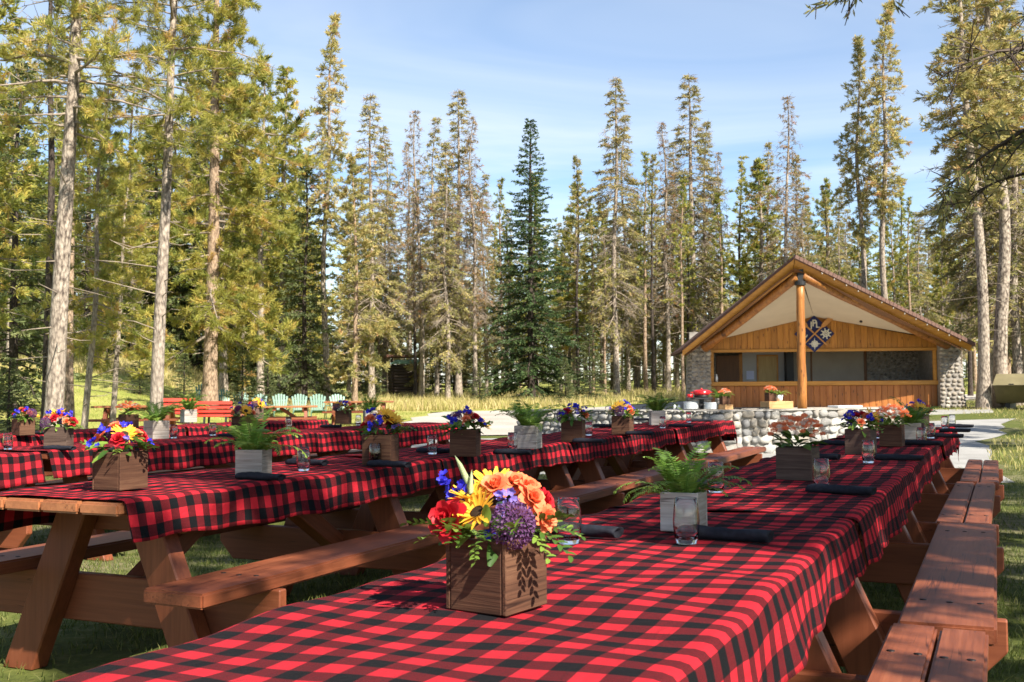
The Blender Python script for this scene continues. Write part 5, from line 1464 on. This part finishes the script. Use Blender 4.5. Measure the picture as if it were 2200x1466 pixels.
def kalanchoe_box(loc, a, yaw, label, group, seed, mat='box_grey', h=None):
    rr = random.Random(seed); h = h or a; k = a / 0.14
    t = empty('flowering_plant_box', loc, 0, label, 'potted plant', group)
    yaw += math.atan2(-loc[0], loc[1])                    # yaw is meant as seen from the photo's viewpoint
    planter(t, a, mat, yaw, h)
    for i in range(40):
        an = rr.uniform(0, 6.28); r_ = rr.uniform(0.0, 0.07) * k
        put(t, 'leaf', (r_ * math.cos(an), r_ * math.sin(an), h + rr.uniform(-0.02, 0.05) * k), (math.cos(an), math.sin(an), rr.uniform(0.0, 1.0)), rr.uniform(0.05, 0.085) * k, rr)
    for i in range(84):
        r_ = 0.115 * k * math.sqrt((i + 0.5) / 84); an = i * 2.4
        z = h + (0.12 - 0.06 * (r_ / (0.115 * k)) ** 2 + rr.uniform(-0.018, 0.015)) * k
        o = link('flower_head', FL['umbel'][0 if rr.random() < 0.72 else 1], t, (r_ * math.cos(an), r_ * math.sin(an), z), (rr.uniform(-0.3, 0.3), rr.uniform(-0.3, 0.3), an), (0.0115 * k,) * 3)
    return t
# stemless glass and rolled napkin
glass_me = lathe_mesh('glass', [(0.0, 0.0), (0.024, 0.0), (0.027, 0.003), (0.0315, 0.03), (0.033, 0.055), (0.031, 0.085), (0.0275, 0.112), (0.0268, 0.1135), (0.0262, 0.112), (0.0295, 0.085), (0.0314, 0.055), (0.0298, 0.032), (0.025, 0.014), (0.0, 0.011)], M['glass'], 24)
def glass(x, y, label, z=0.762, s=1.0):
    p = on(x, y, z)
    o = link('glass', glass_me, None, (p.x, p.y, z), (0, 0, x % 3), (s, s, s))
    return setp(o, label, 'glass', 'stemless drinking glasses')
def napkin_mesh(seed):
    rg = np.random.default_rng(seed); L = 0.235; n = 14; m = 18
    V = []
    for i in range(m):
        t = i / (m - 1); x = (t - 0.5) * L
        r = 0.0175 * (1 + 0.06 * math.sin(t * 9 + seed)) * (0.94 if i in (0, m - 1) else 1)
        for j in range(n):
            a = 2 * math.pi * j / n
            ridge = 0.006 * math.exp(-((((a - 1.9 - 2.2 * (t - 0.5)) + math.pi) % (2 * math.pi) - math.pi) / 0.25) ** 2)
            rr_ = r + ridge + rg.uniform(-0.0004, 0.0004)
            V.append((x + (0.006 * math.sin(a + 1) if i in (0, m - 1) else 0), rr_ * 1.25 * math.cos(a), max(0.0, 0.0155 + rr_ * 0.9 * math.sin(a))))
    F = [(i * n + j, i * n + (j + 1) % n, (i + 1) * n + (j + 1) % n, (i + 1) * n + j) for i in range(m - 1) for j in range(n)]
    for e, base in ((0, 0), (1, (m - 1) * n)):
        # spiral hollow at the ends
        o = len(V); sg = 1 if e == 0 else -1
        for j in range(n):
            p = V[base + j]; V.append((p[0] + sg * 0.012, p[1] * 0.55, 0.0155 + (p[2] - 0.0155) * 0.55))
        F += [(base + j, base + (j + 1) % n, o + (j + 1) % n, o + j) if e else (base + (j + 1) % n, base + j, o + j, o + (j + 1) % n) for j in range(n)]
        F.append(tuple(o + j for j in range(n)))
    return mesh('napkin_roll', V, F, M['napkin'], smooth=True)
NAP = [napkin_mesh(i) for i in range(4)]
def napkin(x0, x1, y, label, z=0.7605, k=0, turn=0.0):
    p = on((x0 + x1) / 2, y, z)
    o = link('napkin_roll', NAP[k % 4], None, (p.x, p.y, z), (0, 0, math.atan2(Vr.y, Vr.x) + turn))
    return setp(o, label, 'napkin', 'rolled dark napkins')

# ------------------------------------------------------------------ laying the tables
ZT = 0.7615
def tabpt(x, y, back=0.0):
    p = on(x, y, ZT); d = Vector((p.x, p.y, 0)).normalized()
    return (p.x + d.x * back, p.y + d.y * back, ZT)
# large foreground arrangement; offsets are right, away from the camera, up (metres)
H0_ = 0.127
hero = [('rose_red', (-0.088, -0.045, H0_ + 0.038), (-0.55, -0.75, 0.35), 0.050), ('rose_red', (0.088, 0.02, H0_ + 0.066), (0.8, -0.3, 0.4), 0.036),
        ('sun', (-0.035, -0.062, H0_ + 0.056), (-0.50, -0.50, 0.70), 0.040), ('sun', (-0.005, 0.05, H0_ + 0.098), (0.05, -0.25, 0.95), 0.050), ('sun', (-0.050, -0.02, H0_ + 0.085), (-0.1, -0.2, 0.9), 0.036),
        ('rose_coral', (-0.002, -0.008, H0_ + 0.102), (-0.1, -0.6, 0.7), 0.037), ('rose_coral', (0.035, 0.012, H0_ + 0.106), (0.2, -0.5, 0.8), 0.035),
        ('rose_coral', (0.066, -0.02, H0_ + 0.078), (0.6, -0.55, 0.5), 0.036), ('rose_coral', (0.090, -0.035, H0_ + 0.040), (0.7, -0.6, 0.25), 0.034), ('rose_coral', (0.060, 0.0, H0_ + 0.098), (0.5, -0.4, 0.8), 0.034),
        ('allium', (0.032, -0.078, H0_ + 0.032), (0.15, -0.8, 0.5), 0.042),
        ('violet', (0.012, -0.045, H0_ + 0.088), (0, -0.8, 0.5), 0.020), ('violet', (0.030, -0.045, H0_ + 0.080), (0, -0.8, 0.5), 0.022), ('violet', (0.010, -0.055, H0_ + 0.066), (0, -0.8, 0.4), 0.018),
        ('blue', (-0.098, 0.0, H0_ + 0.118), (-0.3, -0.5, 0.6), 0.024), ('blue', (-0.070, 0.0, H0_ + 0.082), (-0.4, -0.5, 0.6), 0.026), ('blue', (-0.088, 0.01, H0_ + 0.066), (-0.5, -0.4, 0.5), 0.020), ('blue', (-0.052, 0.005, H0_ + 0.104), (-0.4, -0.5, 0.6), 0.020),
        ('blue', (-0.012, -0.075, H0_ + 0.012), (0, -0.9, 0.2), 0.014),
        ('spike', (-0.045, 0.0, H0_ + 0.085), (-0.35, 0.1, 1.0), 0.085), ('spike', (-0.048, -0.015, H0_ + 0.075), (-0.06, 0.0, 1.0), 0.060),
        ('leaf', (-0.018, -0.085, H0_ + 0.030), (0.05, -0.25, 1.0), 0.050), ('sprig', (-0.095, -0.05, H0_ + 0.02), (-0.9, -0.2, 0.30), 0.075), ('sprig', (-0.09, -0.04, H0_ + 0.01), (-0.9, -0.3, -0.05), 0.06),
        ('sprig', (0.075, -0.06, H0_ + 0.02), (0.7, -0.45, -0.35), 0.085), ('sprig', (0.06, -0.07, H0_ + 0.02), (0.5, -0.6, -0.45), 0.075), ('sprig', (-0.035, -0.09, H0_ + 0.0), (-0.1, -0.8, -0.5), 0.05), ('sprig', (0.095, -0.02, H0_ + 0.02), (0.9, -0.2, -0.1), 0.07)]
hero = [(k_, (p_[0] * 0.93, p_[1] * 0.95, H0_ + (p_[2] - H0_) * 0.84), d_, s_ * 0.92) for k_, p_, d_, s_ in hero]
GF, GK, GP = 'mixed flowers in brown boxes', 'orange flowering plants in boxes', 'ferns in whitewashed boxes'
bouquet(tabpt(1068, 1327, 0.092), 0.131, R(55), 'box_brown', 'largest mixed flower arrangement in a dark wooden box in the foreground', GF, 1, hero, H0_)
fern_box(tabpt(1470, 1145, 0.065), 0.105, R(-15), 'bright fern in a pale box in the near row, nearest the camera', GP, 3, 0.155)
kalanchoe_box(tabpt(1715, 1033, 0.08), 0.148, R(-14), 'largest orange flowering plant in a grey box in the near row', GK, 4, 'box_grey', 0.135)
bouquet(tabpt(1850, 977, 0.08), 0.145, R(-15), 'box_grey', 'flower box with yellow bloom right of the large orange plant', GF, 5)
kalanchoe_box(tabpt(1917, 960, 0.08), 0.14, R(-8), 'smaller orange plant right of the yellow and blue flower box, near row', GK, 6, 'box_brown')
fern_box(tabpt(1958, 945, 0.08), 0.12, R(10), 'drooping fern between the smaller orange plant and the last flower box', GP, 7, 0.22)
bouquet(tabpt(1972, 930, 0.08), 0.15, R(-18), 'box_grey', 'last flower box of the near row, toward the kiosk', GF, 8)
# middle row
bouquet(tabpt(258, 1055, 0.10), 0.150, R(45), 'box_brown', 'flower box with purple allium on the bare ended table at left', GF, 11)
fern_box(tabpt(545, 1028, 0.08), 0.125, R(-22), 'spreading fern in a whitewashed box right of the left allium flowers', GP, 12, 0.21)
bouquet(tabpt(818, 1000, 0.09), 0.155, R(-17), 'box_brown', 'blue and yellow flower box behind the foreground blue delphiniums', GF, 13)
bouquet(tabpt(1000, 982, 0.09), 0.155, R(-12), 'box_brown', 'flower box in the middle row directly behind the foreground arrangement', GF, 14)
fern_box(tabpt(1135, 965, 0.08), 0.15, R(-15), 'shaded fern in a pale box before the left end of the stone wall', GP, 15, 0.26)
bouquet(tabpt(1232, 950, 0.08), 0.155, R(-10), 'box_brown', 'yellow and red flower box just right of the shaded fern', GF, 16)
bouquet(tabpt(1338, 934, 0.08), 0.155, R(-15), 'box_brown', 'second flower box right of the shaded fern, middle row', GF, 17)
fern_box(tabpt(1412, 914, 0.08), 0.15, R(10), 'fern nearest the far end of the middle row', GP, 18, 0.26)
# third row
bouquet(tabpt(126, 966, 0.10), 0.15, R(-20), 'box_grey', 'dark flower box with red rose at the left of the third row', GF, 21)
fern_box(tabpt(336, 944, 0.08), 0.15, R(30), 'pale yellowish plant in a white box on the third row', GP, 22, 0.23)
bouquet(tabpt(522, 930, 0.09), 0.15, R(42), 'box_brown', 'flower box just behind the spreading fern on the third row', GF, 23)
bouquet(tabpt(738, 911, 0.09), 0.155, R(-15), 'box_brown', 'flower box in front of the right bare table', GF, 24)
fern_box(tabpt(796, 911, 0.08), 0.15, R(10), 'small fern right of the flower box before the right bare table', GP, 25, 0.22)
# rearmost row
bouquet(tabpt(50, 936, 0.10), 0.145, R(28), 'box_brown', 'flower box at the far left of the rearmost row', GF, 31)
kalanchoe_box(tabpt(276, 922, 0.09), 0.15, R(32), 'orange plant in a box left of the pale straight pine', GK, 32, 'box_brown')
fern_box(tabpt(405, 908, 0.08), 0.16, R(20), 'fern in a white box in front of the red benches', GP, 33, 0.25)
bouquet(tabpt(551, 901, 0.09), 0.155, R(20), 'box_grey', 'flower box on the rearmost row before the left bare table', GF, 34)

NPK = [(1455, 1655, 1162, 'grey lit napkin roll beside the near fern box'), (1745, 1868, 1062, 'napkin roll in front of the large orange plant'), (1885, 1980, 990, 'napkin roll right of the glass before the yellow bloom box'),
       (1945, 2020, 957, 'napkin roll right of the smaller orange plant'), (2005, 2060, 941, 'napkin roll beside the last flower box of the near row'), (2025, 2078, 929, 'second napkin roll from the far end of the near row'), (2038, 2086, 919, 'last napkin roll at the far end of the near row'),
       (1214, 1268, 1152, 'napkin roll end peeping out behind the foreground glass'), (1470, 1520, 1048, 'napkin roll behind the near fern'), (1735, 1775, 987, 'napkin roll just right of the large orange plant, far side'), (1775, 1828, 957, 'napkin roll left of the yellow bloom box'),
       (510, 608, 1032, 'napkin roll in front of the spreading fern'), (620, 698, 1000, 'napkin roll behind the lone glass right of the spreading fern'), (790, 882, 1004, 'napkin roll in front of the blue and yellow flower box'),
       (905, 962, 974, 'napkin roll left of the box behind the foreground arrangement'), (1068, 1138, 977, 'napkin roll in front of the shaded fern'), (1235, 1296, 952, 'bluish napkin roll right of the box next to the shaded fern'),
       (1345, 1405, 935, 'napkin roll before the second box right of the shaded fern'), (1276, 1320, 918, 'napkin roll behind the middle row, left of the second box'), (1436, 1490, 918, 'napkin roll right of the far middle row fern'), (1484, 1532, 907, 'napkin roll at the far end of the middle row'), (1366, 1396, 904, 'napkin roll left of the far middle row fern'),
       (100, 155, 968, 'napkin roll at the foot of the red rose box'), (470, 525, 940, 'napkin roll below the third row flower box behind the fern'), (690, 732, 919, 'napkin roll left of the box before the right bare table'), (66, 98, 934, 'napkin roll beside the flower box at the far left of the rearmost row')]
for i, (a_, b_, y, lab) in enumerate(NPK): napkin(a_, b_, y, lab, k=i, turn=random.Random(i).uniform(-0.12, 0.12))
GLS = [(1222, 1168, 'glass right of the foreground flower arrangement'), (1475, 1168, 'glass in front of the near fern box'), (1538, 1060, 'glass just right of the near fern'), (1765, 1050, 'glass right of the large orange plant'),
       (1866, 995, 'glass in front of the yellow bloom flower box'), (1888, 942, 'glass behind the yellow bloom box'), (1980, 955, 'glass in front of the drooping fern'), (2000, 942, 'glass beside the last flower box of the near row'), (2030, 921, 'left one of two glasses at the far end of the near row'), (2046, 916, 'right one of two glasses at the far end of the near row'),
       (652, 1012, 'lone glass right of the spreading fern'), (806, 1000, 'glass in front of the blue and yellow flower box'), (929, 976, 'glass left of the box behind the foreground arrangement'), (1101, 968, 'glass left of the shaded fern'), (1265, 936, 'glass right of the box next to the shaded fern'), (1345, 933, 'glass in front of the second box right of the shaded fern'), (1424, 920, 'glass before the far middle row fern'), (1480, 908, 'glass at the far end of the middle row'),
       (17, 966, 'glass at the left edge on the third row'), (373, 942, 'glass right of the pale yellowish plant'), (457, 936, 'glass left of the third row flower box'), (620, 921, 'glass on the third row below the left bare table'), (770, 914, 'glass between the box and small fern before the right bare table')]
for x, y, lab in GLS: glass(x, y, lab)

# ------------------------------------------------------------------ things standing on the stone wall
ZW = WALL_H + 0.002
def wallpt(x, t=0.24):
    """point on the wall top under photo column x"""
    for (p0, d_, nrm, L_) in ((Vector((A0.x, A0.y, 0)), dA, nA, (b - a).length), (Vector((B0.x, B0.y, 0)), dB, nB, (c - b).length)):
        q = ray(x, 836); q = Vector((q.x, q.y)); o0 = p0 - nrm * t
        den = d_.x * q.y - d_.y * q.x
        s = (-(o0.x) * q.y + o0.y * q.x) / den
        pt = o0 + d_ * s
        if -0.5 <= s <= L_ + 0.02: return Vector((pt.x, pt.y, ZW))
    return Vector((pt.x, pt.y, ZW))
def plates(x, n, label):
    t = empty('plate_stack', wallpt(x), 0, label, 'plates', 'stacks of white plates')
    me = cached('plate', lambda: lathe_mesh('plate', [(0, 0.0), (0.085, 0.0), (0.13, 0.010), (0.132, 0.014), (0.086, 0.005), (0, 0.005)], M['white'], 28))
    for i in range(n): link('plate', me, t, (random.Random(i + x).uniform(-0.003, 0.003), 0, i * 0.0108))
plates(1484, 12, 'stack of white plates on the wall, under the red dish, left'); plates(1528, 11, 'stack of white plates on the wall, right of the first')
# red chafing dish on a black stand
cp = wallpt(1507, 0.30)
ch = empty('chafing_dish', cp, R(8), 'red lidded dish on a black stand between the plate stacks', 'serving dish')
link('stand', box_mesh('stand', -0.035, 0.035, -0.035, 0.035, 0.0, 0.17, M['dark'], bevel=0.006), ch)
link('tray', box_mesh('tray', -0.17, 0.17, -0.12, 0.12, 0.17, 0.205, M['dark'], bevel=0.01), ch)
link('burner', lathe_mesh('burner', [(0.0, 0.205), (0.12, 0.205), (0.14, 0.24), (0.0, 0.24)], M['dark'], 18), ch)
pot = link('pot', lathe_mesh('pot', [(0.0, 0.242), (0.12, 0.242), (0.15, 0.27), (0.155, 0.305), (0.0, 0.305)], M['red_pot'], 24), ch)
lid = link('lid', lathe_mesh('lid', [(0.158, 0.307), (0.155, 0.32), (0.11, 0.338), (0.0, 0.345)], M['red_pot'], 24), ch)
link('knob', lathe_mesh('knob', [(0.0, 0.345), (0.015, 0.345), (0.02, 0.365), (0.0, 0.372)], M['red_pot'], 12), lid)
for s in (-1, 1): link('handle', box_mesh('handle', s * 0.15 if s > 0 else -0.2, 0.2 if s > 0 else -0.15, -0.03, 0.03, 0.285, 0.302, M['red_pot'], bevel=0.005), pot)
link('side_pot', lathe_mesh('side_pot', [(0.0, 0.206), (0.05, 0.206), (0.055, 0.265), (0.0, 0.265)], M['red_pot'], 14), ch, (-0.21, 0, 0))
# crates and plants
def crate(x, wd, h, dp, label, t=0.24):
    o = empty('wooden_crate', wallpt(x, t), math.atan2(dB.y, dB.x), label, 'crate', 'pale crates on the wall')
    for k in range(2):
        link('side_board', cached(('cs', wd, h), lambda: box_mesh('side_board', -wd / 2, wd / 2, -0.008, 0.008, 0, h, M['crate'], bevel=0.003)), o, (0, (-1 if k else 1) * (dp / 2 - 0.008), 0))
        link('end_board', cached(('ce', dp, h), lambda: box_mesh('end_board', -0.008, 0.008, -dp / 2 + 0.017, dp / 2 - 0.017, 0, h, M['crate'], bevel=0.003)), o, ((-1 if k else 1) * (wd / 2 - 0.008), 0, 0))
    link('lid_board', cached(('cl', wd, dp), lambda: box_mesh('lid_board', -wd / 2, wd / 2, -dp / 2, dp / 2, h + 0.0005, h + 0.012, M['crate'], bevel=0.003)), o)
    return o
c1 = crate(1557, 0.16, 0.075, 0.26, 'small orange wood crate right of the plate stacks')
c2 = crate(1668, 0.50, 0.115, 0.28, 'long pale crate on the wall left of the log post')
def onc(c_, dx, dh): return c_.location + dB * dx + Vector((0, 0, dh))
kalanchoe_box(onc(c1, -0.005, 0.0885), 0.14, R(25), 'orange plant on the small crate right of the red dish', GK, 41, 'box_brown')
fern_box(wallpt(1535, 0.42) + Vector((0.09, 0.0, 0.0)), 0.13, R(20), 'bushy fern between the red dish and the small crate', GP, 42, 0.22, 'box_white', 24, 0.19)
kalanchoe_box(onc(c2, -0.13, 0.1285), 0.145, R(35), 'orange plant on the long pale crate', GK, 43, 'box_brown')
sp_ = empty('spider_plant_pot', onc(c2, 0.06, 0.1285), 0, 'strappy spider plant in a white pot on the long pale crate', 'potted plant')
link('pot', lathe_mesh('white_pot', [(0, 0), (0.05, 0), (0.062, 0.11), (0.052, 0.11), (0.05, 0.09), (0, 0.09)], M['white'], 18), sp_)
rr = random.Random(9)
for i in range(22):
    an = i * 2.4
    o = put(sp_, 'blade', (0.01 * math.cos(an), 0.01 * math.sin(an), 0.095), (math.cos(an), math.sin(an), rr.uniform(0.9, 2.6)), rr.uniform(0.16, 0.26), rr)
for x, lab in ((1449, 'small white salt pot left of the plate stacks'), (1458, 'second small white pot left of the plate stacks')):
    setp(link('condiment_pot', lathe_mesh('condiment_pot', [(0, 0), (0.022, 0), (0.026, 0.05), (0.012, 0.075), (0, 0.08)], M['white'], 14), None, wallpt(x)), lab, 'pot', 'white condiment pots')
gp = wallpt(1610)
gr = empty('grill_rack', gp, math.atan2(dB.y, dB.x), 'flat dark cooking grate lying on the wall between the crates', 'grill rack')
for i in range(9): link('bar', cached('gb', lambda: box_mesh('grate_bar', -0.30, 0.30, -0.006, 0.006, 0.012, 0.024, M['dark'])), gr, (0, -0.16 + i * 0.04, 0))
for s in (-1, 1): link('end_bar', cached('geb', lambda: box_mesh('grate_end', -0.008, 0.008, -0.17, 0.17, 0.0, 0.0115, M['dark'])), gr, (s * 0.28, 0, 0))
sl = wallpt(1815, 0.26)
setp(link('stone_slab', box_mesh('stone_slab', -0.27, 0.27, -0.15, 0.15, 0, 0.035, M['slab'], bevel=0.006), None, sl, (0, 0, math.atan2(dB.y, dB.x))), 'pale flat slab lying on the wall right of the log post', 'slab')
for i, x in enumerate((1262, 1315, 1395)):
    hx = wallpt(x, 0.2)
    h_ = empty('fire_iron', hx, math.atan2(dA.y, dA.x), ['bent iron rod on the wall above the first middle row flowers', 'bent iron rod on the wall, second from the left end', 'bent iron rod on the wall nearest the wall corner'][i], 'iron rod', 'iron rods on the wall')
    V, Q = tube_np([(-0.14, 0, 0.006), (-0.13, 0, 0.045), (-0.08, 0, 0.055), (0.08, 0, 0.055), (0.13, 0, 0.045), (0.14, 0, 0.006)], [0.008] * 6, 6)
    link('rod', mesh('rod', V, [tuple(q) for q in Q], M['dark'], smooth=True), h_)

# ------------------------------------------------------------------ grass
def blades(name, pts, hgt, wid, tone, mat, label, seed, leanf=0.5):
    rg = np.random.default_rng(seed); n = len(pts)
    a_ = rg.uniform(0, 6.28, n); h = hgt * rg.uniform(0.5, 1.25, n)
    sd = np.stack([np.cos(a_), np.sin(a_), np.zeros(n)], 1) * (wid * rg.uniform(0.7, 1.3, n))[:, None]
    ln = rg.normal(0, leanf, (n, 2)) * h[:, None]
    tip = pts + np.concatenate([ln, h[:, None]], 1)
    mid = pts + np.concatenate([ln * 0.35, h[:, None] * 0.55], 1)
    V = np.stack([pts - sd, pts + sd, mid + sd * 0.7, tip, mid - sd * 0.7], 1).reshape(-1, 3)
    i5 = (np.arange(n) * 5)[:, None]
    T = np.concatenate([i5 + np.array([[0, 1, 2]]), i5 + np.array([[0, 2, 4]]), i5 + np.array([[4, 2, 3]])])
    tn = np.repeat(np.clip(rg.normal(tone[0], tone[1], n), 0, 1), 5)
    return setp(link(name, tri_mesh(name, V, T, M[mat], tn)), label, 'grass', kind='stuff')
rg = np.random.default_rng(5)
def wedge(n, y0, y1, x0f, x1f, keep, power=1.0):
    yy = y0 + (y1 - y0) * rg.random(n) ** power
    xx = (x0f + (x1f - x0f) * rg.random(n)) * yy
    k = keep(xx, yy); xx, yy = xx[k], yy[k]
    zz_ = ground_np(xx, yy)
    return np.stack([xx, yy, zz_ - 0.003], 1)
def patchy(x, y, lo):
    s = np.sin(x * 1.7 + 1.3) * np.cos(y * 1.3 + 0.4) + 0.6 * np.sin(x * 4.1 + y * 2.7) + 0.4 * np.sin(x * 9.3 - y * 7.7)
    return s > lo + rg.normal(0, 0.5, len(x))
pts = wedge(120000, 2.4, 15.0, -0.55, 0.56, lambda x, y: patchy(x, y, -0.9), 1.25)
blades('lawn_grass', pts, 0.042, 0.0028, (0.5, 0.25), 'grass', 'short uneven lawn grass around and under the tables', 1, 0.55)
def off_pave(x, y):
    left = x < np.interp(y, [15, 15.5, 20, 27, 33, 42.5], [-4.8, -4.8, -4.6, -4.4, -3.8, -3.1])
    right = x > np.interp(y, [14, 16.5, 19, 22, 24.4, 30], [6.5, 7.3, 8.4, 9.8, 11.5, 14.2])
    return left | (right & (y < 46))
pts = wedge(52000, 14.0, 44.0, -0.58, 0.62, off_pave, 0.9)
blades('meadow_grass', pts, 0.10, 0.008, (0.45, 0.25), 'dry', 'sunlit meadow grass behind the rows of tables', 2, 0.5)
def bank(x, y):
    return (y > np.interp(x, [-40, -3, 6, 16, 26], [44, 43.2, 47.2, 53, 56])) & patchy(x, y, -1.2)
pts = wedge(60000, 43.0, 66.0, -0.55, 0.33, bank, 1.6)
blades('tall_grass', pts, 0.42, 0.014, (0.72, 0.25), 'dry', 'tall dry grass along the foot of the forest', 3, 0.35)
